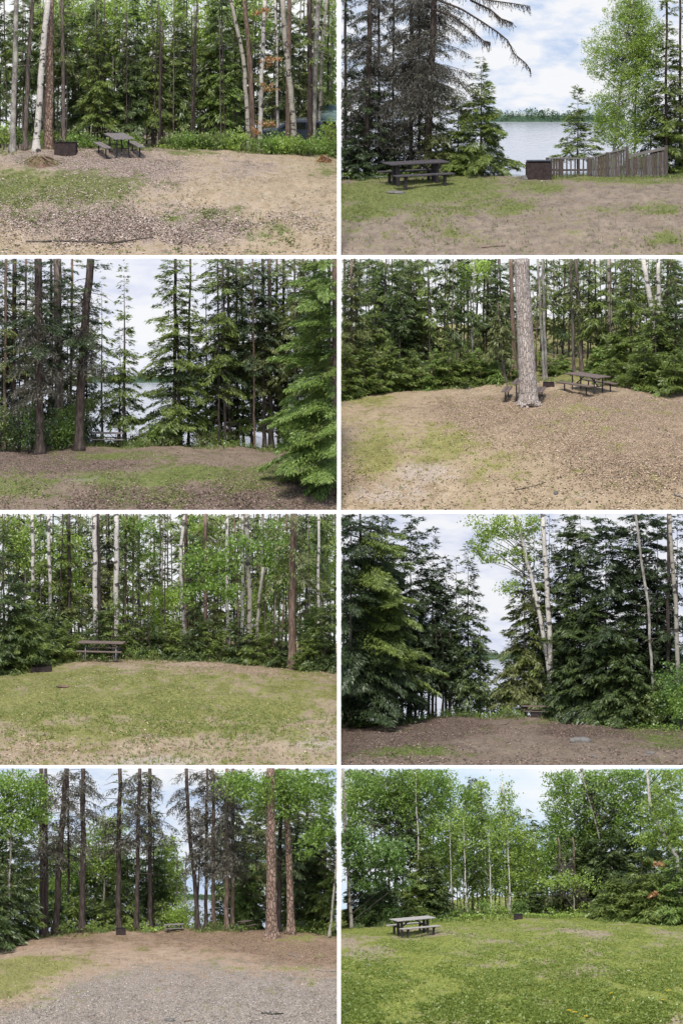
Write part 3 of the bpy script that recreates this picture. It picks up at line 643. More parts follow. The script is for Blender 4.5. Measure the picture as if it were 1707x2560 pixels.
def join_stuff(P, recs, desc):
    """the deepest trees, too far back to tell apart, become one mass"""
    V, Lp, S, T, MI, RV, TP = [], [], [], [], [], [], []; mats = []; vo = lo = 0
    for rec in recs:
        root = rec[0]
        for ch in [o for o in bpy.data.objects if o.parent == root]:
            me = ch.data; n = len(me.vertices); co = np.empty(n*3, np.float32); me.vertices.foreach_get('co', co); V.append(co.reshape(-1, 3)+np.array(root.location))
            li = np.empty(len(me.loops), np.int32); me.loops.foreach_get('vertex_index', li); Lp.append(li+vo)
            pn = len(me.polygons); st_ = np.empty(pn, np.int32); me.polygons.foreach_get('loop_start', st_); S.append(st_+lo); tt = np.empty(pn, np.int32); me.polygons.foreach_get('loop_total', tt); T.append(tt)
            m = me.materials[0]
            if m not in mats: mats.append(m)
            MI.append(np.full(pn, mats.index(m), np.int32))
            for nm, dst in (('rv', RV), ('tip', TP)):
                v = np.zeros(pn, np.float32)
                if nm in me.attributes: me.attributes[nm].data.foreach_get('value', v)
                dst.append(v)
            vo += n; lo += len(li); bpy.data.objects.remove(ch); bpy.data.meshes.remove(me)
        bpy.data.objects.remove(root); P.reg.remove(rec)
    me = mesh_np('deep_wood', np.concatenate(V), np.concatenate(Lp), np.concatenate(S), np.concatenate(T), dict(rv=np.concatenate(RV), tip=np.concatenate(TP)))
    for m in mats: me.materials.append(m)
    me.polygons.foreach_set('material_index', np.concatenate(MI))
    o = bpy.data.objects.new('deep_wood', me); COL.objects.link(o); tag(o, 'dim far mass of '+desc.replace('thin ', '').replace('dim ', '').replace('far ', ''), 'wood', kind='stuff')
def forest(P, x0, x1, y0, y1, n, desc, group, mats=('fir_dark', 'fir'), w=(5, 11), crown=(90, 420), hw=(45, 90), barks=('bark_dark', 'bark_spruce'), dens=70, nb=50, apex=(-500, -50), dead=5):
    """thin crowded trunks with thin crowns, deep in the wood"""
    rng = P.rng(); ztop = 17 if P.r else -40
    xs = np.linspace(x0, x1, n)+rng.uniform(-.45, .45, n)*(x1-x0)/n; made = []
    for i, zx in enumerate(xs):
        y = rng.uniform(y0, y1); b = P.ground_at(zx, y=y); bz = float(P.zoom(b)[1]); lean = rng.normal(0, 14)
        ww = rng.uniform(*w); lo = rng.uniform(*crown); ap = rng.uniform(*apex); lo = max(lo, ap+120)
        zt_ = max(ztop, ap+12)
        tree(P, [(zx, bz), (zx+lean*.5, (bz+zt_)/2), (zx+lean, zt_)], ww, ww*.7 if zt_ == ztop else 1.5, y=y, bark=barks[int(rng.integers(len(barks)))], n=5, seg=7,
             fol=[('fir', rng.uniform(*hw), lo, ap, (nb, dens), mats[int(rng.integers(len(mats)))], dict(power=.45, droop=.38, up=.05, size=.20, tb=1.1, wood=False, wf=.25))],
             dead=dead, dlen=.4, desc=desc, group=group, flare=1.2)
        if P.reg and P.reg[-1][1] == desc and (not made or made[-1][1] is not P.reg[-1]): made.append((y, P.reg[-1]))
    made.sort(key=lambda q: q[0]); far = made[int(len(made)*.5):]
    join_stuff(P, [q[1] for q in far], desc)

# ------------------------------------------------------------------ ground scatter
def sample(P, rng, n):
    p = rng.random(n)*1.0; a = P.a; u = (a-np.sqrt(a*a-4*(a-1)*p))/(2*(a-1)); y = u*P.L
    zx = rng.uniform(-15, 1548, n) if P.c == 0 else rng.uniform(12, 1590, n)
    px = P.px(zx); x = (px-853.5)/FPX*((P.Y0+y-CAM[1])*ct+CAM[2]*st)
    z = P.gz(x, y); Pw = np.stack([x, P.Y0+y, z], -1)
    zz = P.zoom(Pw); near = 1-p                             # 1 at the front edge, 0 at the far end
    return Pw, zz[0], zz[1], near
def clump(P, Pw, f, seed):
    r = np.random.default_rng(seed); v = 0
    for i in range(8):
        d = r.normal(0, f, 2); v = v+np.sin(Pw[:, 0]*d[0]+Pw[:, 1]*d[1]+r.uniform(0, 6.28))
    for i in range(6):
        d = r.normal(0, f*.35, 2); v = v+.9*np.sin(Pw[:, 0]*d[0]+Pw[:, 1]*d[1]+r.uniform(0, 6.28))
    return .5+v/6.5
def ok(P, Pw):
    px, py = project(Pw); return (px < 841) if P.c == 0 else (px > 853)
def litter(P, n, mat, s0=.045, s1=.11, label='', gain=1.0, lift=.012, flat=.5, floor=.03):
    rng = P.rng(); Pw, zx, zy, nr = sample(P, rng, n)
    pr = np.clip(mask_at(P, 'l', zx, zy)*gain*np.clip(clump(P, Pw, 2.2, P.seed)*1.5, .1, 1.4)-.6*mask_at(P, 's', zx, zy), floor, 1)
    k = (rng.random(n) < pr) & ok(P, Pw); Pw = Pw[k]; nr = nr[k]; m = len(Pw)
    sz = (s0+(s1-s0)*nr**1.5)*(.6+.8*rng.random(m)); az = rng.uniform(0, 6.283, m)
    Dd = np.stack([np.cos(az), np.sin(az), rng.normal(0, flat*.5, m)], -1); Nn = np.array([0, -.2, 1.])+rng.normal(0, flat, (m, 3)); Ss = np.cross(Dd, Nn)
    Cc = Pw-Dd*sz[:, None]*.5; Cc[:, 2] = Pw[:, 2]+lift+sz*.15
    Q = rhomb(Cc, Dd, Ss, sz, sz*.62); Q[:, 1, 2] += sz*.12; Q[:, 3, 2] += sz*.12
    o = obj('leaf_litter', mesh_quads('leaf_litter', Q, dict(rv=rng.random(m))), mat); tag(o, label or f'fallen dry leaves scattered on the ground of the {P.site}', 'leaf litter', kind='stuff')
def grass(P, n, mat='grass_blade', h0=.05, h1=.11, label='', name='grass', gain=1.0, floor=.0, blades=5, wide=.10, lean=.6, ch='g', mode='blade'):
    rng = P.rng(); Pw, zx, zy, nr = sample(P, rng, n)
    pr = np.clip(mask_at(P, ch, zx, zy)*gain*np.clip(clump(P, Pw, 3.0, P.seed+9)*1.6, .05, 1.5), floor, 1)
    k = (rng.random(n) < pr) & ok(P, Pw); Pw = Pw[k]; nr = nr[k]
    idx = np.repeat(np.arange(len(Pw)), blades); m = len(idx)
    if not m: return
    h = (h0+(h1-h0)*nr[idx]**1.4)*(.5+.9*rng.random(m)); az = rng.uniform(0, 6.283, m)
    d = np.stack([np.cos(az), np.sin(az), 0*az], -1)
    Cc = Pw[idx]+d*(h*.4)[:, None]*rng.random(m)[:, None]; Cc[:, 2] -= .005
    tuft = rng.random(len(Pw))[idx]
    if mode == 'blade':
        top = Cc+d*(h*lean*rng.random(m))[:, None]; top[:, 2] += h
        sd = np.stack([-np.sin(az+.7), np.cos(az+.7), 0*az], -1)*(h*wide)[:, None]
        T = np.stack([Cc-sd, Cc+sd, top], 1); me = mesh_tris(name, T, dict(rv=np.clip(.5*tuft+.5*rng.random(m), 0, 1), tip=0*h))
    else:                                                    # low broad leaves (clover, plantain)
        Dd = d*1.0; Dd[:, 2] = rng.normal(.45, .3, m); Nn = np.array([0, -.3, 1.])+rng.normal(0, .4, (m, 3))
        Cc[:, 2] += h*.5*rng.random(m)+.008
        Q = rhomb(Cc, Dd, np.cross(Dd, Nn), h, h*wide*6); me = mesh_quads(name, Q, dict(rv=np.clip(.45*tuft+.55*rng.random(m), 0, 1), tip=0*h))
    o = obj(name, me, mat); tag(o, label or f'tufts of green grass growing on the ground of the {P.site}', 'grass', kind='stuff')
def bits(P, n, mat, s0, s1, label, name, cat, ch=None, floor=0., gain=1., squash=.7, shape=6):
    """small lumps: pebbles, cones"""
    rng = P.rng(); Pw, zx, zy, nr = sample(P, rng, n)
    pr = np.clip((mask_at(P, ch, zx, zy) if ch else 1)*gain, floor, 1)
    k = (rng.random(n) < pr) & ok(P, Pw); Pw = Pw[k]; nr = nr[k]; m = len(Pw); s = (s0+(s1-s0)*nr**1.4)*(.5+.9*rng.random(m))
    az = rng.uniform(0, 6.283, m)
    oct_ = np.array([[1, 0, 0], [0, 1, 0], [-1, 0, 0], [0, -1, 0], [0, 0, 1]], float)
    V = np.repeat(oct_[None], m, 0)*(1+rng.normal(0, .25, (m, 5, 1))); c, s_ = np.cos(az)[:, None], np.sin(az)[:, None]
    X = V[:, :, 0]*c-V[:, :, 1]*s_*.7; Yv = V[:, :, 0]*s_+V[:, :, 1]*c*.7
    V = np.stack([X*s[:, None]*.5, Yv*s[:, None]*.5, V[:, :, 2]*s[:, None]*.5*squash], -1)+Pw[:, None]
    tri = np.array([[0, 1, 4], [1, 2, 4], [2, 3, 4], [3, 0, 4]]); T = V[:, tri].reshape(-1, 3, 3)
    o = obj(name, mesh_tris(name, T, dict(rv=np.repeat(rng.random(m), 4))), mat); tag(o, label, cat, kind='stuff')
def cover(P, pts, n, mat, h, label, name='ground_cover', size=.09):
    """low leafy plants: along the wood's edge; pts = list of (zx, y, rx zoom, ry m)"""
    rng = P.rng(); C_ = []
    for zx, y, rx, ry in pts:
        b = P.ground_at(zx, y=y); k = int(n*rx/100)
        x = b[0]+rng.normal(0, P.m(rx)*.55, k); yy = y+rng.normal(0, ry*.5, k); hh = rng.random(k)**1.4*h
        C_.append(np.stack([x, P.Y0+yy, P.gz(x, yy)+hh+.015], -1))
    Cc = np.concatenate(C_); m = len(Cc); Dd = rng.normal(0, 1, (m, 3)); Dd[:, 2] = np.abs(Dd[:, 2])*.3
    Nn = np.array([0, -.4, 1.])+rng.normal(0, .5, (m, 3)); s = size*(.6+.7*rng.random(m)); Q = rhomb(Cc, Dd, np.cross(Dd, Nn), s, s*.65)
    k = P.keep(Q[:, 0]) & P.keep(Q[:, 2]) & (Cc[:, 2] > (P.zw if P.lake else -1e9))
    o = obj(name, mesh_quads(name, Q[k], dict(rv=rng.random(m)[k], tip=np.zeros(k.sum()))), mat); tag(o, label, 'ground cover', kind='stuff')

def fringe(P, zx0, zx1, n, mat, h, label, y0=None, y1=None, wide=.10):
    rng = P.rng(); m = n; zx = rng.uniform(zx0, zx1, m); y = rng.uniform(y0 or P.L-1.2, y1 or P.L+.8, m)
    x = (P.px(zx)-853.5)/FPX*((P.Y0+y-CAM[1])*ct+CAM[2]*st); Pw = np.stack([x, P.Y0+y, P.gz(x, y)-.005], -1)
    k = (clump(P, Pw, 2.5, P.seed+31) > .45) & ok(P, Pw); Pw = Pw[k]; idx = np.repeat(np.arange(len(Pw)), 4); m = len(idx)
    hh = h*(.4+.9*rng.random(m)); az = rng.uniform(0, 6.283, m); d = np.stack([np.cos(az), np.sin(az), 0*az], -1); Cc = Pw[idx]+d*.03
    top = Cc+d*(hh*.6*rng.random(m))[:, None]; top[:, 2] += hh; sd = np.stack([-np.sin(az), np.cos(az), 0*az], -1)*(hh*wide)[:, None]
    o = obj('grass_fringe', mesh_tris('grass_fringe', np.stack([Cc-sd, Cc+sd, top], 1), dict(rv=rng.random(m), tip=0*hh)), mat); tag(o, label, 'grass', kind='stuff')
for P_ in (A, B, C, D, E, F, G, H):
    fringe(P_, -20, 1590, 1500, 'grass_blade' if P_ is not H else 'grass_lawn', .13, f'uneven grass along the back edge of the {P_.site}')

# ------------------------------------------------------------------ camp furniture
def seat_on(P, pts_xy, root):                              # lowest ground contact under several local xy points
    return
def picnic_table(P, zx, zy, length, rz, style, desc, top='wood_top', frame='steel_dark', planks=5, L0=1.85):
    """length: zoom-pixel length of the tabletop seen square on"""
    s = P.m(length)/L0; base = P.ground_at(zx, zy); 
    root = empty('picnic_table', base, rz, s)
    # stand it on the highest of the feet so that none hangs in the air by more than the grass is deep
    zs = []
    for lx in (-.34*L0, .34*L0):
        for ly in (-.62, .62):
            x = base[0]+s*(lx*math.cos(rz)-ly*math.sin(rz)); y = base[1]+s*(lx*math.sin(rz)+ly*math.cos(rz)); zs.append((x, y, float(P.gz(x, y-P.Y0))))
    zs = np.array(zs); Am = np.c_[zs[:, 0]-base[0], zs[:, 1]-base[1], np.ones(4)]; sol = np.linalg.lstsq(Am, zs[:, 2], rcond=None)[0]
    sol[0] *= .3; sol[1] *= .3
    fz = min(zs, key=lambda q: q[1]); root.location = (base[0], base[1], fz[2]-sol[0]*(fz[0]-base[0])-sol[1]*(fz[1]-base[1])-.012)
    nrm = np.array([-sol[0], -sol[1], 1]); nrm /= np.linalg.norm(nrm)
    from mathutils import Vector, Quaternion
    q = Vector((0, 0, 1)).rotation_difference(Vector(nrm)); root.rotation_mode = 'QUATERNION'; root.rotation_quaternion = q @ Quaternion((0, 0, 1), rz)
    pw = .74/planks
    for i in range(planks):
        yy = -.37+pw*(i+.5); MB().box((random.uniform(-.012, .012), yy, .74), (L0, pw-.016, .042)).build('top_plank', top, root, bevel=.006)
    for sd in (-1, 1):
        for j in (-.072, .072):
            MB().box((random.uniform(-.012, .012), sd*.63+j, .435), (L0, .128, .042)).build('bench_plank', top, root, bevel=.006)
    for ex in (-.335*L0, .335*L0):
        if style == 'tube':
            for sd in (-1, 1):
                p = [(ex, sd*.63, .41), (ex, sd*.63, .12), (ex, sd*.61, .05), (ex, sd*.56, .02), (ex, sd*.30, .02), (ex, sd*.25, .05), (ex, sd*.22, .12), (ex, sd*.22, .71)]
                MB().tube(p, .026, 8).build('leg', frame, root, smooth=True)
            MB().beam((ex, -.35, .705), (ex, .35, .705), .04, .03).build('top_bracket', frame, root)
            MB().beam((ex, -.22, .36), (ex, .22, .36), .03, .03).build('cross_bar', frame, root)
            for sd in (-1, 1): MB().beam((ex, sd*.74, .405), (ex, sd*.52, .405), .04, .02).build('bench_bracket', frame, root)
            MB().beam((ex, 0, .36), (ex*.25, 0, .70), .03, .03).build('brace', frame, root)
        else:
            for sd in (-1, 1):
                MB().box((ex, sd*.16, .345), (.09, .10, .72)).build('leg', frame, root, bevel=.006)
                MB().box((ex+.05, sd*.62, .195), (.075, .085, .43)).build('bench_post', frame, root, bevel=.006)
            MB().beam((ex+.075, -.70, .385), (ex+.075, .70, .385), .045, .07).build('cross_bar', frame, root)
            MB().beam((ex, -.35, .70), (ex, .35, .70), .06, .05).build('top_bracket', frame, root)
            MB().beam((ex, 0, .36), (ex*.2, 0, .70), .05, .05).build('brace', frame, root)
    P.reg_(root, desc, 'picnic table', None, zx); return root
def fire_pit(P, zx, zy, wz, hz, desc, rz=0., mat='rust', flap=0.0, dz=.8, holes=3, back=True):
    """open steel fire box with a hinged grate"""
    base = P.ground_at(zx, zy); W_ = P.m(wz); Hh = P.m(hz); Dp = W_*dz; t = .014
    base = base+np.array([0, Dp/2, 0]); base[2] = min(float(P.gz(base[0]+a, base[1]-P.Y0+b)) for a in (-W_/2, W_/2) for b in (-Dp/2, Dp/2))-.01
    Hh += .03
    root = empty('fire_pit', base, rz)
    MB().box((0, -Dp/2, Hh/2), (W_, t, Hh)).build('front_panel', mat, root)
    MB().box((0, Dp/2, Hh/2), (W_, t, Hh)).build('back_panel', mat, root)
    for sd in (-1, 1): MB().box((sd*(W_/2-t/2), 0, Hh/2), (t, Dp-t*1.02, Hh)).build('side_panel', mat, root)
    MB().box((0, 0, .03), (W_*.96, Dp*.96, .04)).build('ash_bed', 'soot_hole_shade', root)
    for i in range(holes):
        x = (-.5+(i+1)/(holes+1))*W_; MB().tube([(x, -Dp/2-t*.5-.004, Hh*.55), (x, -Dp/2-t*.5+.004, Hh*.55)], W_*.022, 10).build('air_hole', 'soot_hole_shade', root)  # dark discs stand in for the shade inside the holes
    g = MB(); nb = 9
    if flap >= 0:
        z0 = Hh+.012
        for i in range(nb):
            x = (-.5+(i+.5)/nb)*W_*.92; g.beam((x, Dp*.48, z0), (x, -Dp*.05, z0+flap*Dp), .016, .016)
        g.beam((-W_*.48, Dp*.48, z0), (W_*.48, Dp*.48, z0), .02, .02); g.beam((-W_*.48, -Dp*.05, z0+flap*Dp), (W_*.48, -Dp*.05, z0+flap*Dp), .02, .02)
        g.build('grate', 'steel_dark', root)
    P.reg_(root, desc, 'fire pit', None, zx); return root
def stone(P, zx, zy, wz, hz, desc, mat='rock', name='rock', depth=.7):
    rng = P.rng(); b = P.ground_at(zx, zy); W_, Hh = P.m(wz)/2, P.m(hz)
    import bmesh
    bm = bmesh.new(); bmesh.ops.create_icosphere(bm, subdivisions=3, radius=1)
    ph = rng.uniform(0, 6, (6, 3)); fr = rng.normal(0, 2.2, (6, 3))
    for v in bm.verts:
        n_ = sum(math.sin(v.co.x*f[0]+v.co.y*f[1]+v.co.z*f[2]+p[0]) for f, p in zip(fr, ph))*.06
        v.co *= 1+n_; v.co.x *= W_; v.co.y *= W_*depth; v.co.z = max(-.25, min(v.co.z, .75))*Hh/.75
    me = bpy.data.meshes.new(name); bm.to_mesh(me); bm.free(); o = obj(name, me, mat, None, b); P.reg_(o, desc, 'rock' if name == 'rock' else name.replace('_', ' '), None, zx); return o
def stick(P, pz, wz, desc, mat='deadwood', name='fallen_stick', cat='stick', twigs=0):
    rng = P.rng(); g = np.array([P.ground_at(a, b) for a, b in pz]); t = np.linspace(0, 1, 9); cu = np.linspace(0, 1, len(g))
    p = np.stack([np.interp(t, cu, g[:, i]) for i in range(3)], -1); r = P.m(wz)/2
    p[:, 2] = P.gz(p[:, 0], p[:, 1]-P.Y0)+r*.7; p[1:-1] += rng.normal(0, r*.5, (7, 3))*np.array([1, 1, .3])
    base = p[0].copy(); parts = [tube_vf(p-base, np.linspace(1, .55, 9)*r, 6)]
    for i in range(twigs):
        a = p[2+i % 6]; d = rng.normal(0, 1, 3); d[2] = abs(d[2])*.3; d *= .25/np.linalg.norm(d); parts.append(tube_vf(np.stack([a, a+d*.6, a+d])-base, np.array([r*.4, r*.3, r*.15]), 4))
    o = obj(name, joinparts(parts, name), mat, None, base); P.reg_(o, desc, cat, None, pz[0][0]); return o
def mound(P, zx, zy, wz, hz, desc, mat='moss', roots=6, name='root_mound'):
    rng = P.rng(); b = P.ground_at(zx, zy); W_, Hh = P.m(wz)/2, P.m(hz); root = empty(name, b)
    n = 26; u = np.linspace(0, 1, 12); th = np.arange(n)*6.283/n; V = []; ph = rng.uniform(0, 6, 5)
    for uu in u:
        for a in th:
            k = 1+.18*math.sin(3*a+ph[0])+.12*math.sin(7*a+ph[1]+uu*3); z = Hh*(1-uu**2)**1.3*(1+.35*math.sin(5*a+ph[2]+uu*6)*uu)
            V.append((W_*uu*k*math.cos(a), W_*.7*uu*k*math.sin(a), z-.10*uu+rng.normal(0, Hh*.05)))
    F = [[i*n+j, i*n+(j+1) % n, (i+1)*n+(j+1) % n, (i+1)*n+j] for i in range(11) for j in range(n)]
    MB().add(V, F).build('soil_heap', 'soil', root, smooth=True)
    m = 500; a = rng.uniform(0, 6.283, m); uu = rng.random(m)**.6; Cc = np.stack([W_*uu*np.cos(a), W_*.7*uu*np.sin(a), Hh*(1-uu**2)**1.3+.01], -1)
    Dd = rng.normal(0, 1, (m, 3)); s = .05+.06*rng.random(m); obj('moss_tufts', mesh_quads('moss_tufts', rhomb(Cc, Dd, rng.normal(0, 1, (m, 3)), s, s*.5), dict(rv=rng.random(m), tip=0*a)), mat, root)['kind'] = 'stuff'
    for i in range(roots):
        a = rng.uniform(0, 6.283); l = W_*(.7+.5*rng.random()); ss = np.linspace(.2, 1, 5)
        p = np.stack([l*ss*np.cos(a+ss*.6), .7*l*ss*np.sin(a+ss*.6), Hh*(1-ss**2)**1.3+.04], -1); obj('root', joinparts([tube_vf(p, np.linspace(.04, .012, 5), 5)], 'root'), 'bark_brown', root)
    P.reg_(root, desc, 'root mound', None, zx)
def flower(P, zx, zy, desc, mat='petal', s=.075):
    b = P.ground_at(zx, zy); root = empty('dandelion', b); h = .12
    MB().tube([(0, 0, -.01), (.01, 0, h*.5), (0, 0, h)], .006, 5).build('stem', 'grass_lawn', root)
    mb = MB()
    for ring, (r, z, n) in enumerate(((s, .0, 14), (s*.7, .012, 10), (s*.4, .02, 7))):
        for i in range(n):
            a = i*6.283/n+ring*.3; c_, s_ = math.cos(a), math.sin(a); w_ = r*.22
            mb.add([(0, 0, h+z-.01), (c_*r*.6-s_*w_, s_*r*.6+c_*w_, h+z+.008), (c_*r, s_*r, h+z+.012), (c_*r*.6+s_*w_, s_*r*.6-c_*w_, h+z+.008)], [[0, 1, 2, 3]])
    mb.build('petals', mat, root); P.reg_(root, desc, 'flower', None, zx)
def far_shore(P, x0, x1, shore, top, y, n, desc, seed=3):
    """the wooded far bank: a low bank of small trees that reads as one mass"""
    rng = P.rng(); xa = float(P.pt(x0, shore, y)[0]); xb = float(P.pt(x1, shore, y)[0]); zs = P.zw; hh = P.m(shore-top)
    MBk = MB(); xs = np.linspace(xa, xb, 40)
    V = []; 
    for x in xs: V += [(x, P.Y0+y-.12, zs-.05), (x, P.Y0+y+.35, zs+hh*.35), (x, P.Y0+y+1.0, zs+hh*.35)]
    F = [[i*3+j, (i+1)*3+j, (i+1)*3+j+1, i*3+j+1] for i in range(39) for j in range(2)]
    o = MBk.add(V, F).build('far_bank', 'far_leaf'); o['kind'] = 'structure'
    Q = []; rv = []
    for i in range(n):
        x = rng.uniform(xa, xb); yy = P.Y0+y+rng.uniform(0, .8); h = hh*rng.uniform(.55, .95)*(1+.12*math.sin(x*1.7)); r = h*rng.uniform(.16, .30); con = rng.random() < .6; k = 40
        t = rng.random(k); rr = r*(1-t)**.8 if con else r*np.sqrt(np.maximum(0, 1-(2*t-1)**2)); a = rng.uniform(0, 6.283, k)
        Cc = np.stack([x+rr*np.cos(a), yy+rr*np.sin(a), zs+t*h], -1); Dd = np.stack([np.cos(a), np.sin(a), -.4+0*a], -1)+rng.normal(0, .3, (k, 3))
        s = .05+.05*rng.random(k); Q.append(rhomb(Cc, Dd, rng.normal(0, 1, (k, 3)), s, s*.6)); rv.append(np.full(k, rng.random())*.6+.4*rng.random(k))
    Q = np.concatenate(Q); k = P.keep(Q[:, 0]); o = obj('far_forest', mesh_quads('far_forest', Q[k], dict(rv=np.concatenate(rv)[k], tip=np.zeros(k.sum()))), 'far_leaf'); tag(o, desc, 'far forest', kind='stuff')
leaf_mat('far_leaf', (.030, .060, .035), (.065, .115, .060), (.12, .19, .085), .2)

# ================================================================== A: top left - leafy clearing, table end-on, car behind the trees
P = A
forest(P, 0, 1530, 24, 33, 40, 'dark conifer deep in the wood', 'dark conifers deep in the wood', crown=(520, 660), hw=(60, 90), apex=(60, 420), dens=60, nb=44, mats=('fir_dark',), barks=('bark_dark',), dead=0)  # shade of the deep wood put into the needle colour
forest(P, -10, 470, 15, 24, 22, 'thin dark conifer crowded in the wood behind the fire pit', 'thin trees behind the fire pit', crown=(300, 520), hw=(45, 75), dens=75, apex=(-350, 260))
forest(P, 420, 1100, 14.5, 25, 34, 'thin dark conifer crowded in the wood behind the table', 'thin trees behind the table', crown=(260, 520), hw=(42, 70), dens=75, mats=('fir', 'fir_dark', 'fir'), apex=(-350, 330))
forest(P, 1050, 1560, 16, 25, 18, 'thin conifer in the wood beyond the parked car', 'thin trees beyond the car', crown=(400, 640), hw=(60, 95), mats=('fir', 'fir_olive', 'fir_dark'))
for i, (zx, ap, hw) in enumerate([(455, 95, 120), (590, 60, 110), (700, -20, 95), (815, 20, 100), (1015, 110, 105), (960, -30, 80), (360, 240, 85)]):
    young_fir(P, zx, ap, hw, y=14.2+i*.5, mat=('fir', 'fir_dark', 'fir', 'fir', 'fir_bright', 'fir', 'fir_dark')[i], desc='full green spruce behind the table', lo=560 if i != 4 else 600, w=14, dens=72, droop=.34)
for i, (zx, cy, rx, ry) in enumerate([(330, 90, 150, 150), (500, 60, 150, 120), (720, 40, 150, 90), (960, 70, 140, 150), (1130, 60, 120, 140), (1490, 150, 70, 200), (200, 180, 90, 150), (1500, 380, 60, 130)]):
    tree(P, [(zx, 640), (zx+15, 350), (zx+30, -40)], 11, 7, y=18.5+i*.45, bark='bark_aspen', fol=[('leaf', [(zx+20, cy, rx, ry), (zx-30, cy+140, rx*.6, ry*.6)], 'lime_leaf' if i in (0, 3, 1, 2) else 'birch_leaf', dict(dens=420, size=.10))], desc='pale leafy aspen behind the conifers', name='aspen_tree', n=6)
tree(P, [(58, 692), (68, 350), (78, -40)], 27, 22, bark='bark_grey', dead=12, dlen=.9, desc='lichen-grey spruce trunk at the far left edge', fol=[('fir', 70, 200, -400, (26, 40), 'fir_dark')])
tree(P, [(113, 662), (130, 330), (152, -40)], 22, 18, bark='bark_spruce', dead=12, dlen=.9, desc='dark slanting trunk between the grey trunk and the white birch', fol=[('fir', 80, 260, -400, (26, 40), 'fir_dark')])
tree(P, [(165, 690), (180, 470), (200, 200), (222, -40)], 31, 26, bark='bark_birch', desc='white birch trunk rising from the mossy mound', name='birch_tree', fol=[('leaf', [(250, 40, 130, 60)], 'birch_leaf', dict(dens=300, dy=2))], dead=3)
tree(P, [(222, 658), (226, 300), (230, -40)], 40, 32, zy=664, bark='bark_redpine', dead=5, desc='thick brown pine trunk just right of the white birch', name='pine_tree', flare=1.25, n=12)
tree(P, [(293, 656), (288, 300), (283, -40)], 19, 16, zy=668, bark='bark_spruce', dead=16, dlen=1.1, dlo=(500, 30), desc='slim grey trunk with bare twigs right of the thick pine', fol=[('fir', 120, 330, -300, (26, 38), 'fir_olive')])
R_ = [([(1133, 686), (1122, 420), (1100, 200), (1040, -40)], 21, 'bark_aspen', 'slanting pale birch with the bend, leftmost of the right-hand trunks'), ([(1157, 640), (1140, 300), (1112, -40)], 25, 'bark_brown', 'dark brown trunk behind the slanting pale birch'),
      ([(1183, 650), (1195, 300), (1208, -40)], 22, 'bark_birch', 'upright white birch in the right-hand group'), ([(1345, 694), (1325, 400), (1300, 200), (1285, -40)], 28, 'bark_aspen', 'pale slanting birch in front of the parked car'),
      ([(1312, 640), (1316, 300), (1318, -40)], 26, 'bark_brown', 'dark brown trunk just left of the car roof'), ([(1412, 640), (1412, 300), (1410, -40)], 26, 'bark_dark', 'dark trunk at the right end of the car'),
      ([(1426, 680), (1436, 300), (1452, -40)], 28, 'bark_grey', 'lichen-grey trunk with bare twigs right of the car'), ([(1450, 560), (1468, 200), (1492, -40)], 16, 'bark_aspen', 'slim pale trunk leaning right beside the shed roof'), ([(1265, 560), (1262, 200), (1250, -40)], 13, 'bark_birch', 'thin white birch behind the right-hand group')]
for i, (pp, ww, bk, ds) in enumerate(R_):
    fl = [('fir', 95, 420, -300, (30, 40), 'fir' if i % 2 else 'fir_olive')] if i in (1, 4, 5) else []
    tree(P, pp, ww, ww*.8, zy=pp[0][1] if pp[0][1] > 680 else None, y=None if pp[0][1] > 680 else 13.6+i*.25, bark=bk, dead=9, dlen=.7, dlo=(480, 0), desc=ds, fol=fl, name='birch_tree' if bk in ('bark_birch', 'bark_aspen') else 'spruce_tree')
rng = P.rng()
for i, (zx, zz) in enumerate([(1190, 55), (1235, 395), (1215, 560), (1225, 275), (1150, 600)]):    # dead orange boughs
    Q, at, pa = leaves(P, rng, [(P.pt(zx, zz, 13.2), P.m(42), .12, P.m(14))], .09, 700, None, .08); b = P.pt(zx-20, zz, 13.3)
    tr = [o for o in P.reg if o[1].startswith('upright white birch in the right')][0][0]
    obj('dead_bough', mesh_poly('dead_bough', Q-np.array(tr.location), at), 'dead_needle', tr)['kind'] = 'stuff'
for i in range(26):
    zx = rng.uniform(310, 1080); shrub(P, zx, y=rng.uniform(12.6, 13.6), h=rng.uniform(35, 90), hw=rng.uniform(35, 60), mat=('shrub_leaf', 'fir', 'shrub_leaf', 'aspen_leaf')[i % 4], desc='low green shrub at the edge of the wood behind the table', group='shrubs behind the table', dens=560)
for i in range(24):
    zx = rng.uniform(1080, 1545); y = rng.uniform(11.9, 13.6); shrub(P, zx, y=y, h=rng.uniform(50, 100), hw=rng.uniform(45, 70), mat=('shrub_leaf', 'aspen_leaf', 'fir_bright', 'birch_leaf')[i % 4], desc='leafy green shrub below the right-hand trunks', group='shrubs below the right-hand trunks', dens=600)
for i, (zx, h) in enumerate([(20, 130), (85, 90), (215, 90), (380, 70), (1510, 170), (330, 80)]):
    shrub(P, zx, y=13.4+.3*i, h=h, hw=60, mat='shrub_leaf' if i % 2 else 'birch_leaf', desc='pale green shrub at the foot of trees', dens=520)
cover(P, [(900, 13.0, 190, .5), (1080, 12.8, 60, .4)], 500, 'birch_leaf', .16, 'bright green ground cover along the far edge of the top row left campsite')
picnic_table(P, 545, 708, 232, R(103), 'tube', 'picnic table seen end-on beside the rusty fire pit', top='wood_top', planks=6)
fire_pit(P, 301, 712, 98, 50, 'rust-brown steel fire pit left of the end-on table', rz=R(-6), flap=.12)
mound(P, 185, 752, 170, 38, 'mossy root mound at the foot of the white birch')
mound(P, 1475, 738, 70, 26, 'small rotten stump heap at the right edge', mat='dead_needle', roots=3, name='stump_heap')
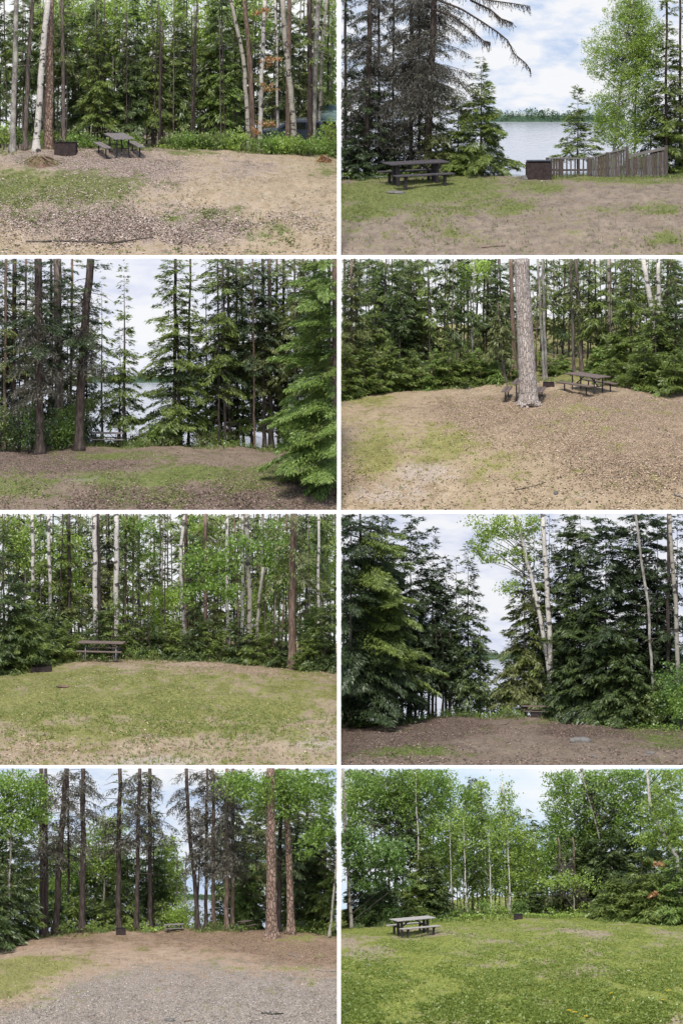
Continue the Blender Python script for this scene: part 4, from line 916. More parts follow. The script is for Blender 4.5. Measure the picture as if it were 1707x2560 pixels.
stick(P, [(118, 1105), (300, 1103), (520, 1112), (700, 1085)], 10, 'long dark fallen branch across the front of the leaf litter', 'twig', 'fallen_branch', 'branch', 5)
# parked car, mostly behind the shrubs
cb = P.ground_at(1335, y=15.6); root = empty('parked_car', cb+np.array([0, 0, .35]), R(180)); s = .62; root.scale = (s, s, s)
prof = [(-2.2, .35), (-2.25, .75), (-2.1, 1.0), (-1.95, 1.55), (-1.7, 1.66), (.35, 1.66), (1.05, 1.12), (2.0, 1.0), (2.25, .8), (2.25, .35)]
def prism(pr, y0, y1, ins=0):
    V = [(x, y0, z) for x, z in pr]+[(x, y1, z) for x, z in pr]; n_ = len(pr)
    return V, [list(range(n_)), list(range(n_, 2*n_))[::-1]]+[[i, i+n_, (i+1) % n_+n_, (i+1) % n_] for i in range(n_)]
MB().add(*prism(prof, -.9, .9)).build('body', 'car_paint', root, bevel=.09)
for sy in (-1, 1):
    for wp in ([(-1.85, 1.08), (-1.75, 1.52), (-.95, 1.54), (-.95, 1.08)], [(-.87, 1.08), (-.87, 1.54), (.25, 1.54), (.80, 1.12)]):
        MB().add(*prism(wp, sy*.89, sy*.915)).build('window', 'car_glass', root)
    MB().beam((-1.7, sy*.7, 1.71), (.3, sy*.7, 1.71), .05, .04).build('roof_rail', 'car_trim', root)
    for wx in (-1.35, 1.35):
        tw = MB().tube([(wx, sy*.70, .36), (wx, sy*.93, .36)], .36, 18).build('wheel', 'tyre', root); MB().tube([(wx, sy*.92, .36), (wx, sy*.945, .36)], .21, 12).build('rim', 'car_trim', tw)
    MB().box((2.23, sy*.65, .85), (.08, .36, .16)).build('headlight', 'car_trim', root); MB().box((-2.2, sy*.72, .95), (.1, .16, .3)).build('tail_light', 'rust_red', root)
MB().beam((.40, 0, 1.60), (1.0, 0, 1.17), 1.5, .03, (0, 0, 1)).build('windscreen', 'car_glass', root)
P.reg_(root, 'dark blue car parked behind the shrubs', 'car', None, 1335)
cb = P.ground_at(1484, y=17.5); root = empty('shed', cb); zr = float(P.pt(1484, 492, 17.5)[2])-cb[2]; ze = float(P.pt(1484, 552, 17.5)[2])-cb[2]; hw_ = P.m(52)
MB().box((0, .8, ze/2), (hw_*1.85, 1.4, ze)).build('wall', 'cabin_wall', root)
for i in range(4):
    x0 = -hw_+i*hw_*2/4; MB().beam((x0+hw_/4, -.15, ze), (x0+hw_/4, 1.6, zr), hw_*2/4-.012, .03).build('roof_panel', 'roof_metal', root)
    MB().beam((x0, -.16, ze+.02), (x0, 1.61, zr+.02), .03, .03).build('roof_seam', 'roof_metal', root)
for i in range(5):
    t = (i+.5)/5; MB().beam((-hw_, -.15+1.75*t, ze+(zr-ze)*t+.022), (hw_, -.15+1.75*t, ze+(zr-ze)*t+.022), .02, .015).build('roof_batten', 'fence_rail', root)
P.reg_(root, 'shed with grey-green metal roof behind the shrubs at the right edge', 'shed', None, 1500)
litter(P, 40000, 'litter_pale', .045, .105, 'pale dry leaves covering the clearing of the top row left campsite', 1.1, flat=.6, floor=.05)
grass(P, 5200, 'grass_blade', .05, .13, mode='leaf', wide=.09, gain=1.0, blades=4, label='low green weeds in the leaf litter of the top row left campsite', name='weeds')
grass(P, 1500, 'grass_blade', .06, .14, gain=.9, floor=.02)

# lighter, thin bare stems in front of the dark wood
rng = A.rng()
for i in range(26):
    zx = rng.uniform(300, 1080); l_ = rng.normal(0, 12); tree(A, [(zx, 650), (zx+l_*.5, 400), (zx+l_, rng.uniform(-40, 160))], rng.uniform(5, 9), 4, y=rng.uniform(13.8, 15.5), bark=('bark_dark', 'bark_dark', 'bark_spruce')[i % 3], dead=9, dlen=.45, desc='thin bare dark stem behind the table', group='thin bare stems behind the table', n=5, seg=7, flare=1.1)
# ================================================================== B: top right - lake view with fence
P = B
far_shore(P, 560, 1300, 560, 498, 39.2, 180, 'wooded far shore across the lake in the top row right campsite')
tree(P, [(128, 800), (135, 400), (150, -40)], 27, 22, y=11.6, bark='bark_dark', dead=14, dlen=1.0, desc='dark spruce trunk behind the left end of the table', fol=[('lichen', 170, 640, -250, (95, 75), 'dark_twig'), ('fir', 130, 700, -150, (46, 55), 'fir_shaded')])
tree(P, [(185, 800), (186, -40)], 13, 10, y=12.2, bark='bark_dark', dead=10, desc='thin dark trunk behind the left half of the table', fol=[('lichen', 150, 560, -250, (70, 70), 'dark_twig'), ('fir', 110, 760, 120, (40, 52), 'fir_shaded')])
tree(P, [(330, 800), (332, 400), (334, -40)], 20, 15, y=12.0, bark='bark_dark', dead=12, dlen=1.0, desc='slim dark spruce left of the thickest trunk', fol=[('lichen', 170, 640, -300, (100, 80), 'dark_twig')])
tree(P, [(366, 800), (370, -40)], 15, 11, y=12.8, bark='bark_dark', dead=8, desc='thin dark spruce touching the thickest trunk', fol=[('lichen', 150, 500, -300, (70, 75), 'dark_twig')])
tree(P, [(405, 800), (412, 500), (425, 250), (438, -40)], 38, 26, y=11.2, bark='bark_dark', dead=20, dlen=1.3, dlo=(620, 150), desc='thickest dark spruce trunk behind the table', n=12, fol=[('lichen', 260, 480, -250, (120, 90), 'dark_twig'), ('fir', 150, 640, 60, (40, 50), 'fir_olive')])
tree(P, [(30, 800), (35, -40)], 16, 12, y=12.5, bark='bark_dark', dead=6, desc='dark spruce against the white post', fol=[('fir', 140, 790, -300, (150, 60), 'fir_shaded'), ('lichen', 120, 420, -200, (50, 60), 'dark_twig')])
young_fir(P, 60, 150, 120, y=13.2, mat='fir_shaded', desc='shaded fir behind the left-hand spruces', lo=800, w=10, dens=60, nb=130)
young_fir(P, 170, 230, 120, y=13.6, mat='fir_shaded', desc='shaded fir behind the left-hand spruces', lo=800, w=10, dens=60, nb=120)
young_fir(P, 300, 120, 130, y=13.8, mat='fir_shaded', desc='shaded fir behind the left-hand spruces', lo=800, w=10, dens=60, nb=130)
young_fir(P, 420, 260, 130, y=13.4, mat='fir_shaded', desc='shaded fir behind the left-hand spruces', lo=800, w=10, dens=60, nb=120)
tree(P, [(250, 800), (252, -40)], 12, 9, y=13.4, bark='bark_dark', dead=4, desc='far thin spruce behind the table', fol=[('fir', 120, 780, -100, (60, 52), 'fir_shaded'), ('lichen', 130, 400, -200, (60, 70), 'dark_twig')])
# the long drooping limb over the lake belongs to the thickest spruce
rng = P.rng(); tr = [o for o in P.reg if o[1].startswith('thickest dark')][0][0]; tb = np.array(tr.location)
limbs = [[(425, 40), (520, 70), (600, 130), (660, 180), (690, 185)], [(430, -10), (560, 40), (650, 95), (720, 140), (770, 180), (800, 240), (850, 280), (872, 310)], [(440, -40), (600, -20), (700, 0), (800, 12), (870, 22)], [(600, 0), (690, 40), (740, 80), (790, 95)]]
parts, Qs = [], []
for li in limbs:
    c = np.array([P.pt(a, b, 10.9) for a, b in li]); t = np.linspace(0, 1, 40); cu = np.linspace(0, 1, len(c)); p = np.stack([np.interp(t, cu, c[:, i]) for i in range(3)], -1)
    p[:, 1] -= np.linspace(0, .8, 40); parts.append(tube_vf(p-tb, np.linspace(.05, .014, 40), 5))
    for i in range(4, 40):
        for _ in range(3):
            a = p[i]; l = rng.uniform(.12, .55)*(.4+.6*rng.random()); d = np.array([rng.normal(.1, .25), rng.normal(0, .3), -1]); q = np.stack([a, a+d*l*.5+rng.normal(0, .02, 3), a+d*l+rng.normal(0, .03, 3)]); parts.append(tube_vf(q-tb, np.array([.012, .009, .006]), 3, cap=False))
            k = 5; tt = rng.random(k); Cc = a+d*(l*tt)[:, None]; Dd = rng.normal(0, 1, (k, 3)); Qs.append(rhomb(Cc, Dd, rng.normal(0, 1, (k, 3)), np.full(k, .06), np.full(k, .035)))
obj('drooping_limb', joinparts(parts, 'drooping_limb'), 'bark_dark', tr)
Q = np.concatenate(Qs); obj('cone_twigs', mesh_quads('cone_twigs', Q-tb, dict(rv=rng.random(len(Q)), tip=np.zeros(len(Q)))), 'lichen', tr)
young_fir(P, 650, 255, 195, y=11.4, mat='fir', desc='tall green fir right of the dark spruces, by the water', lo=790, w=16, dens=85, nb=150, droop=.28)
young_fir(P, 545, 430, 140, y=11.2, mat='fir', desc='shorter fir between the table and the tall fir', lo=800, w=12, dens=80, nb=110)
young_fir(P, 440, 560, 120, y=11.1, mat='fir_olive', desc='low fir behind the right end of the table', lo=805, w=9, dens=75)
young_fir(P, 90, 560, 130, y=11.3, mat='fir_shaded', desc='low dark fir behind the left end of the table', lo=820, w=9, dens=75)
young_fir(P, 250, 600, 130, y=11.8, mat='fir_shaded', desc='low dark fir behind the middle of the table', lo=820, w=9, dens=75)
young_fir(P, 1088, 388, 105, y=11.6, mat='fir', desc='small spire-topped fir behind the low fence', lo=715, w=11, dens=80, nb=90, up=.25, droop=.2)
tree(P, [(1240, 800), (1270, 500), (1310, 200), (1340, -40)], 14, 9, y=12.3, bark='bark_aspen', dead=0, desc='leafy birch with light green crown beside the lake', name='birch_tree',
     fol=[('leaf', [(1300, 90, 95, 130), (1210, 250, 100, 130), (1330, 330, 110, 170), (1230, 480, 90, 110), (1290, 610, 110, 90), (1180, 580, 50, 60), (1390, 160, 90, 150)], 'birch_leaf', dict(dens=860, size=.075, spread=.13))])
tree(P, [(1345, 800), (1350, 450), (1380, -40)], 12, 8, y=12.9, bark='bark_aspen', desc='second leafy birch behind the tall fence', name='birch_tree', fol=[('leaf', [(1400, 240, 90, 170), (1380, 520, 90, 130), (1350, 40, 80, 90)], 'aspen_leaf', dict(dens=860, size=.08))])
tree(P, [(1492, 800), (1490, 400), (1492, -40)], 15, 10, y=12.2, bark='bark_dark', desc='tall spruce behind the right end of the fence', fol=[('fir', 130, 780, -260, (150, 70), 'fir')])
tree(P, [(1556, 800), (1552, -40)], 15, 10, y=12.8, bark='bark_dark', desc='spruce at the right edge behind the fence', dead=4, fol=[('fir', 130, 790, -300, (170, 66), 'fir_olive')])
young_fir(P, 1420, 330, 110, y=13.4, mat='fir_shaded', desc='shaded fir behind the second birch', lo=790, w=9, dens=60, nb=110)
young_fir(P, 1530, 200, 120, y=13.8, mat='fir_dark', desc='shaded fir between the two right-hand spruces', lo=790, w=9, dens=60, nb=110)
shrub(P, 1200, y=11.8, h=130, hw=60, mat='birch_leaf', desc='light green shrub behind the low fence')
shrub(P, 1330, y=12.0, h=130, hw=70, mat='aspen_leaf', desc='green shrub behind the middle of the fence')
cover(P, [(60, 10.9, 120, .5), (300, 11., 140, .5), (560, 10.9, 90, .4)], 420, 'shrub_leaf', .3, 'dark leafy ground plants behind the table in the top row right campsite')
def fence():
    def gp(zx, y): return P.ground_at(zx, y=y)
    y0 = 10.2; segs = [(950, 1010, 718, 718, 'close'), (1010, 1142, 717, 720, 'open'), (1142, 1222, 718, 696, 'close'), (1222, 1314, 696, 672, 'close'), (1318, 1490, 706, 668, 'rail')]
    b = gp(950, y0); root = empty('wooden_fence', b)
    for n_, (xa, xb, ta, tb_, kd) in enumerate(segs):
        ga, gb = gp(xa, y0-.0), gp(xb, y0); A_, B_ = P.pt(xa, ta, y0), P.pt(xb, tb_, y0)
        dyv = 0.0
        w_ = B_[0]-A_[0]; npk = {'close': max(4, int((xb-xa)/11)), 'open': 7, 'rail': 16}[kd]
        for i in range(npk):
            t = (i+.5)/npk; x = A_[0]+w_*t; zt = A_[2]+(B_[2]-A_[2])*t-.03-(.12 if kd == 'rail' else 0)+random.uniform(-.03, .02); zb = float(P.gz(x, y0))-.04
            pwid = w_/npk*random.uniform(.84, .97)*(1. if kd != 'open' else .42)
            MB().box((x-b[0], y0+P.Y0-b[1]-.03, (zt+zb)/2-b[2]), (pwid, .035, zt-zb), rz=random.uniform(-.05, .05)).build('picket', random.choice(('fence_wood', 'fence_grey', 'fence_brown')), root, bevel=.004)
        hr = .12 if kd == 'rail' else .06
        MB().beam((A_[0]-b[0], P.Y0+y0-b[1]-.055, A_[2]-b[2]-hr/2+.02), (B_[0]-b[0], P.Y0+y0-b[1]-.055, B_[2]-b[2]-hr/2+.02), .05 if kd != 'rail' else .04, hr).build('top_rail', 'fence_rail', root, bevel=.006)
        MB().beam((A_[0]-b[0], P.Y0+y0-b[1]+.03, A_[2]*.35+ga[2]*.65-b[2]), (B_[0]-b[0], P.Y0+y0-b[1]+.03, B_[2]*.35+gb[2]*.65-b[2]), .04, .08).build('lower_rail', 'fence_wood', root)
    for xp, tp in ((950, 716), (1012, 722), (1142, 716), (1222, 692), (1312, 668), (1490, 662)):
        T = P.pt(xp, tp, y0-.02); zb = float(P.gz(T[0], y0))-.1
        MB().box((T[0]-b[0], -.05 if xp != 1012 else -.02, (T[2]+zb)/2-b[2]), (.13, .10, T[2]-zb)).build('post', 'fence_wood', root, bevel=.008)
    P.reg_(root, 'weathered wooden picket fence along the lake shore', 'fence', None, 950)
fence()
picnic_table(P, 352, 836, 286, R(22), 'wood', 'long dark picnic table on the grass by the lake', top='wood_slate', frame='wood_dark', planks=5)
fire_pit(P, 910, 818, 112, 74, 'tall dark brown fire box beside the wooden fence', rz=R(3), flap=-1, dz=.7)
o = [q for q in P.reg if q[2] == 'fire pit'][0][0]; W_ = P.m(112); Hh = P.m(74)+.03
MB().beam((-W_*.5, -W_*.35, Hh+.07), (W_*.5, -W_*.35, Hh+.07), .03, .025).build('grill_bar', 'steel_dark', o)
for sd in (-1, 1): MB().box((sd*W_*.48, -W_*.35, Hh+.03), (.025, .03, .09)).build('grill_arm', 'steel_dark', o)
MB().box((0, 0, Hh+.068), (W_*.98, W_*.6, .012)).build('grill_lid', 'steel_dark', o)
stone(P, 262, 878, 92, 9, 'flat grey stone slab in the grass in front of the table')
stone(P, 845, 815, 44, 16, 'low grey rock at the left corner of the dark fire box')
flower(P, 925, 838, 'white dandelion clock in the grass before the fire box', 'fluff', .06)
stick(P, [(650, 1128), (760, 1120)], 8, 'short stick lying on the sandy ground', 'bark_brown')
grass(P, 9000, 'grass_blade', .07, .15, gain=1.0, floor=.015, blades=6, wide=.07)
grass(P, 1800, 'straw', .04, .09, gain=.9, floor=.03, label='dry straw grass on the sand of the top row right campsite', name='dry_grass')
litter(P, 6000, 'litter_tan', .03, .06, 'specks of dry leaf on the sand of the top row right campsite', .9, floor=.15)

# ================================================================== C: second row left - shaded site above the lake
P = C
far_shore(P, 380, 1150, 585, 535, 39.2, 120, 'hazy wooded far shore behind the firs of the second row left campsite')
tree(P, [(182, 905), (178, 500), (175, 17)], 42, 34, zy=905, bark='bark_dark', dead=16, dlen=1.2, desc='thick dark trunk, left one of the three in front', n=12, fol=[('fir', 190, 520, -300, (70, 55), 'fir_shaded'), ('lichen', 170, 640, 100, (60, 60), 'lichen')])
tree(P, [(278, 885), (268, 500), (262, 17)], 42, 36, zy=880, bark='bark_spruce', dead=12, dlen=1.0, desc='thick grey-brown trunk, middle one of the three in front', n=12, fol=[('fir', 150, 420, -300, (60, 55), 'fir_shaded')])
tree(P, [(362, 895), (372, 560), (392, 260), (415, 17)], 42, 34, zy=890, bark='bark_dark', dead=16, dlen=1.1, desc='thick slanting trunk left of the lake view', n=12, fol=[('fir', 150, 420, -350, (60, 55), 'fir_shaded'), ('lichen', 130, 520, 150, (40, 60), 'lichen')])
for i, (zx, w_) in enumerate([(20, 16), (58, 24), (110, 13), (225, 15), (320, 14), (-20, 20)]):
    tree(P, [(zx, 900), (zx+6, 450), (zx+10, 17)], w_, w_*.8, y=11.0+i*.4, bark='bark_dark' if i % 2 else 'bark_brown', dead=12, dlen=.9, desc='dark trunk among the crowded left-hand trees', fol=[('fir', 130, 560, -300, (60, 55), 'fir_shaded' if i % 2 else 'fir_olive')])
young_fir(P, 465, 85, 100, y=11.6, mat='fir', desc='slender spruce behind the table', lo=760, w=13, dens=60, nb=85, droop=.4)
young_fir(P, 567, 18, 105, y=11.4, mat='fir', desc='narrow spire spruce right of the table', lo=760, w=19, dens=62, nb=120, droop=.32)
young_fir(P, 548, 330, 70, y=11.9, mat='fir_shaded', desc='thin spruce close behind the spire spruce', lo=740, w=12, dens=50, nb=50)
tree(P, [(793, 855), (800, 400), (800, 17)], 19, 14, y=11.2, bark='bark_dark', desc='large spruce in the middle of the lake view', fol=[('fir', 190, 800, -160, (210, 66), 'fir', dict(droop=.34, power=.7))])
tree(P, [(820, 855), (815, 500), (812, 300)], 22, 8, y=11.0, bark='bark_dark', desc='second trunk of the middle spruce pair', fol=[('fir', 120, 640, 200, (50, 50), 'fir_shaded')])
tree(P, [(858, 855), (862, 400), (868, 17)], 12, 9, y=11.8, bark='bark_dark', desc='slim spruce just right of the middle pair', fol=[('fir', 110, 620, -80, (80, 55), 'fir', dict(droop=.4))])
for i, (zx, w_, bz) in enumerate([(1000, 10, 0), (1025, 13, 0), (1047, 16, 0), (1085, 11, 0), (1110, 14, 0), (1160, 9, 0), (1205, 18, 0), (1235, 24, 0), (1270, 14, 0), (1300, 15, 0), (1350, 12, 0), (1390, 14, 0), (1440, 15, 0)]):
    tree(P, [(zx, 870), (zx-3, 450), (zx-8, 17)], w_, w_*.75, y=10.8+(i % 5)*.55, bark=('bark_dark', 'bark_spruce', 'bark_brown')[i % 3], dead=7, dlen=.7, dlo=(830, 450), desc='dark spruce in the right-hand stand', fol=[('fir', 125, 640-(i % 3)*60, -420, (100, 62), ('fir', 'fir_shaded', 'fir_olive', 'fir')[i % 4], dict(droop=.36, power=.65))])
tree(P, [(1526, 1140), (1526, 600), (1526, 17)], 30, 26, zy=1050, bark='bark_brown', desc='big bright green fir leaning in from the right edge', name='fir_tree',
     fol=[('fir', 330, 1120, -620, (120, 105), 'fir_bright', dict(droop=.30, power=.55, size=.13, azr=(R(130), R(275)), up=.10)), ('fir', 240, 1130, -400, (90, 80), 'fir', dict(droop=.30, power=.5, size=.13, azr=(R(110), R(275))))])
tree(P, [(1500, 900), (1500, 17)], 20, 15, y=9.6, bark='bark_dark', desc='shaded spruce behind the bright right-hand fir', fol=[('fir', 190, 860, -350, (110, 70), 'fir_shaded', dict(power=.6))])
for i, (zx, ap, hw) in enumerate([(940, -60, 110), (1010, 60, 120), (1080, -80, 120), (1150, -20, 120), (1230, -100, 130), (1310, -60, 130), (1390, -120, 140), (1460, -60, 130)]):
    young_fir(P, zx, ap, hw, y=12.2+(i % 3)*.6, mat=('fir', 'fir_shaded', 'fir_olive')[i % 3], desc='feathery spruce filling the right-hand stand', lo=800, w=12, dens=66, nb=140, droop=.36)
for i, (zx, ap, hw) in enumerate([(10, -60, 140), (90, 40, 130), (150, -100, 130), (240, -60, 130), (310, 60, 120), (395, 150, 80)]):
    young_fir(P, zx, ap, hw, y=12.0+(i % 3)*.6, mat=('fir_shaded', 'fir_olive', 'fir_shaded')[i % 3], desc='dim spruce filling the left-hand stand', lo=840, w=12, dens=66, nb=140, droop=.40)
rng = P.rng()
for i in range(16):
    shrub(P, rng.uniform(-10, 400), y=rng.uniform(8.0, 10.4), h=rng.uniform(110, 260), hw=rng.uniform(45, 75), mat=('shrub_leaf', 'fir', 'maple_leaf', 'fir_shaded')[i % 4], desc='tangled shrub under the left-hand trunks', group='shrubs under the left-hand trunks', dens=430, size=.08)
for i, (zx, h) in enumerate([(720, 105), (640, 40), (760, 60), (930, 70), (980, 80), (1060, 60), (1320, 110), (690, 60)]):
    shrub(P, zx, y=11.0+(i % 3)*.3, h=h, hw=55, mat='aspen_leaf' if i == 0 else ('shrub_leaf', 'fir_olive')[i % 2], desc='bright leafy shrub between the spire spruce and middle spruce' if i == 0 else 'low shrub along the bank above the lake', group=None if i == 0 else 'low shrubs on the lake bank')
cover(P, [(560, 10.9, 90, .3), (800, 10.9, 160, .3), (1050, 10.9, 160, .4), (1300, 10.4, 100, .5)], 260, 'shrub_leaf', .22, 'low leafy plants along the bank of the second row left campsite')
picnic_table(P, 487, 852, 150, R(3), 'tube', 'small distant table half hidden behind the slanting trunk', top='wood_top')
fire_pit(P, 545, 853, 48, 18, 'low dark fire ring at the foot of the spire spruce', flap=.05, holes=0)
grass(P, 7000, 'grass_blade', .05, .11, gain=.95, floor=.01, blades=5, wide=.08)
litter(P, 20000, 'litter_brown', .04, .085, 'brown dead leaves on the shaded ground of the second row left campsite', 1.1, floor=.12)
flower(P, 560, 1128, 'white dandelion clock in the shaded ground', 'fluff', .05)

# ================================================================== D: second row right - big pine trunk
P = D
forest(P, 0, 820, 15.5, 27, 44, 'thin dark conifer in the wood left of the big pine', 'thin trees left of the big pine', crown=(320, 600), hw=(55, 95), dens=58, mats=('fir_dark', 'fir', 'fir_dark', 'fir_olive'), barks=('bark_dark', 'bark_dark', 'bark_spruce', 'bark_grey'))
forest(P, 880, 1580, 17, 28, 32, 'thin conifer in the wood right of the big pine', 'thin trees right of the big pine', crown=(300, 540), hw=(55, 95), dens=58, mats=('fir', 'fir_olive', 'fir_dark'), barks=('bark_spruce', 'bark_dark', 'bark_brown'))
for i, (zx, ap, hw, y, mt, lo) in enumerate([(60, -60, 170, 13.2, 'fir_olive', 560), (165, 60, 130, 14.6, 'fir', 600), (280, -60, 130, 15.6, 'fir_dark', 500), (345, 40, 110, 16.4, 'fir_olive', 480), (1330, -60, 150, 15.8, 'fir', 560), (1440, 200, 190, 14.0, 'fir', 610), (1535, 20, 190, 14.6, 'fir_dark', 610), (1200, 330, 80, 17.5, 'fir', 520)]):
    young_fir(P, zx, ap, hw, y=y, mat=mt, desc='tall full fir at the edge of the clearing', lo=lo, w=16, dens=78, nb=130)
for i, (zx, ap, hw, y) in enumerate([(30, 400, 110, 11.6), (120, 420, 110, 12.0), (235, 390, 120, 12.6), (330, 430, 120, 12.9), (430, 430, 110, 13.1), (500, 385, 140, 13.2), (585, 440, 110, 13.4), (640, 430, 120, 13.7), (700, 470, 80, 14.2), (780, 480, 70, 14.6), (1180, 420, 100, 15.6), (1270, 360, 130, 15.2), (1390, 380, 150, 12.8), (1530, 430, 150, 11.9), (1250, 470, 110, 13.6), (960, 470, 60, 16.5), (1010, 455, 60, 17.2)]):
    young_fir(P, zx, ap, hw, y=y, mat=('fir', 'fir_bright', 'fir')[i % 3] if i not in (1, 5, 13) else 'fir', desc='young fir in the low green fir thicket', dens=85, up=.16, droop=.22)
young_fir(P, 715, 530, 40, y=13.0, mat='fir_bright', desc='tiny fir seedling left of the big pine', dens=90)
tree(P, [(760, 575), (745, 470), (735, 330), (725, 215)], 15, 4, zy=575, bark='bark_spruce', dead=12, dlen=.5, desc='half-dead leaning spruce just left of the big pine', fol=[('fir', 85, 440, 195, (60, 55), 'fir_olive', dict(droop=.5, up=0.0))])
tree(P, [(866, 676), (852, 400), (838, 150), (830, 17)], 84, 63, zy=676, bark='bark_pine', desc='huge pale-barked pine trunk in the middle of the clearing', name='pine_tree', n=40, seg=70, flare=1.14, wob=.002, rough=.022)
for i, (pp, ww, bk, ds) in enumerate([([(935, 558), (920, 300), (905, 17)], 12, 'bark_grey', 'slim grey trunk, nearest right of the big pine'), ([(944, 560), (935, 300), (928, 17)], 14, 'bark_grey', 'second slim grey trunk right of the big pine'), ([(1072, 515), (1062, 250), (1055, 17)], 14, 'bark_spruce', 'grey-brown spruce trunk on the mossy rise'), ([(1105, 515), (1095, 250), (1080, 17)], 18, 'bark_spruce', 'thicker grey spruce trunk on the mossy rise'),
     ([(1242, 420), (1233, 250), (1230, 17)], 24, 'bark_aspen', 'pale straight trunk behind the table'), ([(1470, 560), (1430, 260), (1385, 17)], 27, 'bark_birch', 'white birch leaning left behind the right-hand firs'), ([(1455, 560), (1455, 200), (1455, 17)], 22, 'bark_birch', 'upright white birch behind the right-hand firs'), ([(612, 540), (605, 300), (598, 17)], 8, 'bark_birch', 'thin white birch sapling left of the big pine'), ([(56, 610), (60, 300), (62, 17)], 14, 'bark_brown', 'bare brown trunk at the left edge'), ([(800, 560), (792, 300), (785, 17)], 22, 'bark_brown', 'brown trunk half hidden behind the big pine')]):
    tree(P, pp, ww, ww*.8, y=(14.5, 14.7, 17., 17.2, 19., 15.2, 15.4, 16.5, 13., 18.)[i], bark=bk, dead=10, dlen=.8, desc=ds, name='birch_tree' if bk == 'bark_birch' else 'spruce_tree', fol=[('fir', 80, 260, -300, (30, 45), 'fir_olive')] if i in (0, 2, 3) else ([('leaf', [(600, 90, 90, 60), (640, 50, 80, 40)], 'lime_leaf', dict(dens=330, size=.10))] if i == 7 else []))
tr = [o for o in P.reg if o[1].startswith('huge pale')][0][0]; rng = P.rng()
for a in np.linspace(R(170), R(370), 7)+rng.normal(0, .12, 7):
    l = rng.uniform(.42, .62); ss = np.linspace(.35, 1, 6); x = np.cos(a)*l*ss; yy = np.sin(a)*l*ss
    zz = P.gz(tr.location[0]+x, tr.location[1]+yy-P.Y0)-tr.location[2]; p = np.stack([x, yy, zz+.22*(1-ss)**1.5+.0], -1)
    obj('root', joinparts([tube_vf(p, np.linspace(.12, .035, 6), 9)], 'root'), 'bark_pine', tr)
picnic_table(P, 1132, 618, 218, R(-48), 'tube', 'dark picnic table right of the big pine', top='wood_brown', frame='steel_dark')
picnic_table(P, 843, 652, 165, R(83), 'tube', 'picnic table mostly hidden behind the big pine trunk', top='wood_brown', L0=1.35)
fire_pit(P, 956, 600, 52, 20, 'low rusty fire pit between the two tables', mat='rust', flap=.02, holes=0)
stick(P, [(1255, 597), (1330, 592), (1400, 590)], 12, 'pale fallen log right of the dark table', 'deadwood', 'fallen_log', 'log', 3)
stick(P, [(800, 1070), (900, 1050), (945, 1035)], 5, 'thin dark twig on the front ground', 'twig')
stick(P, [(1530, 1090), (1568, 1110)], 14, 'grey broken branch end at the lower right edge', 'deadwood', 'broken_branch', 'branch')
stone(P, 988, 1088, 24, 14, 'small white stone on the front ground'); stone(P, 596, 610, 13, 10, 'small pale stone near the fir thicket')
litter(P, 28000, 'litter_tan', .04, .085, 'tan leaf litter and needles around the big pine', 1.0, floor=.10)
bits(P, 520, 'cone', .05, .10, 'dark pine cones scattered around the big pine', 'pine_cones', 'pine cones', 'l', .35, .8, 1.0)
grass(P, 3600, 'grass_lawn', .04, .10, gain=.9, floor=.01, mode='leaf', wide=.08, blades=4, name='weeds', label='small green weeds in the litter of the second row right campsite')
grass(P, 1800, 'straw', .04, .08, gain=.9, floor=.03, name='dry_grass', label='dry pale grass on the ground of the second row right campsite')
cover(P, [(100, 13.3, 140, .3), (560, 13.9, 160, .3), (1080, 17., 120, 1.5), (1500, 13., 100, .4)], 260, 'grass_blade', .12, 'mossy green plants at the wood edge of the second row right campsite')

# ================================================================== E: third row left - grassy clearing with birches
P = E
forest(P, 440, 1560, 18, 30, 26, 'far dim fir deep in the wood', 'far dim firs deep in the wood', crown=(500, 640), hw=(60, 100), dens=58, apex=(-100, 330), mats=('fir_dark', 'fir', 'fir_olive'))
forest(P, 0, 520, 14.5, 25, 24, 'thin dark conifer in the wood behind the table', 'thin trees behind the table', crown=(300, 640), hw=(55, 95), dens=58, mats=('fir', 'fir_dark', 'fir_olive'))
forest(P, 500, 1320, 14.5, 26, 44, 'thin dark trunk in the open wood behind the clearing', 'thin trunks behind the clearing', crown=(60, 420), hw=(40, 70), dens=45, nb=36, mats=('fir_dark', 'fir', 'fir_olive'), barks=('bark_dark', 'bark_spruce', 'bark_brown'))
forest(P, 1340, 1560, 15, 26, 11, 'thin trunk in the wood right of the brown spruce', 'thin trunks right of the brown spruce', crown=(120, 420), hw=(45, 80), dens=50)
for i, (zx, ap, hw, y, mt) in enumerate([(20, 60, 200, 10.6, 'fir_dark'), (100, 330, 170, 10.9, 'fir'), (315, -60, 130, 15.5, 'fir_olive'), (230, 420, 130, 13.0, 'fir_dark'), (1500, 330, 170, 12.0, 'fir'), (1440, 420, 120, 12.6, 'fir_bright'), (190, 200, 130, 14.8, 'fir')]):
    young_fir(P, zx, ap, hw, y=y, mat=mt, desc='large fir at the edge of the grass', w=14, dens=82, nb=120)
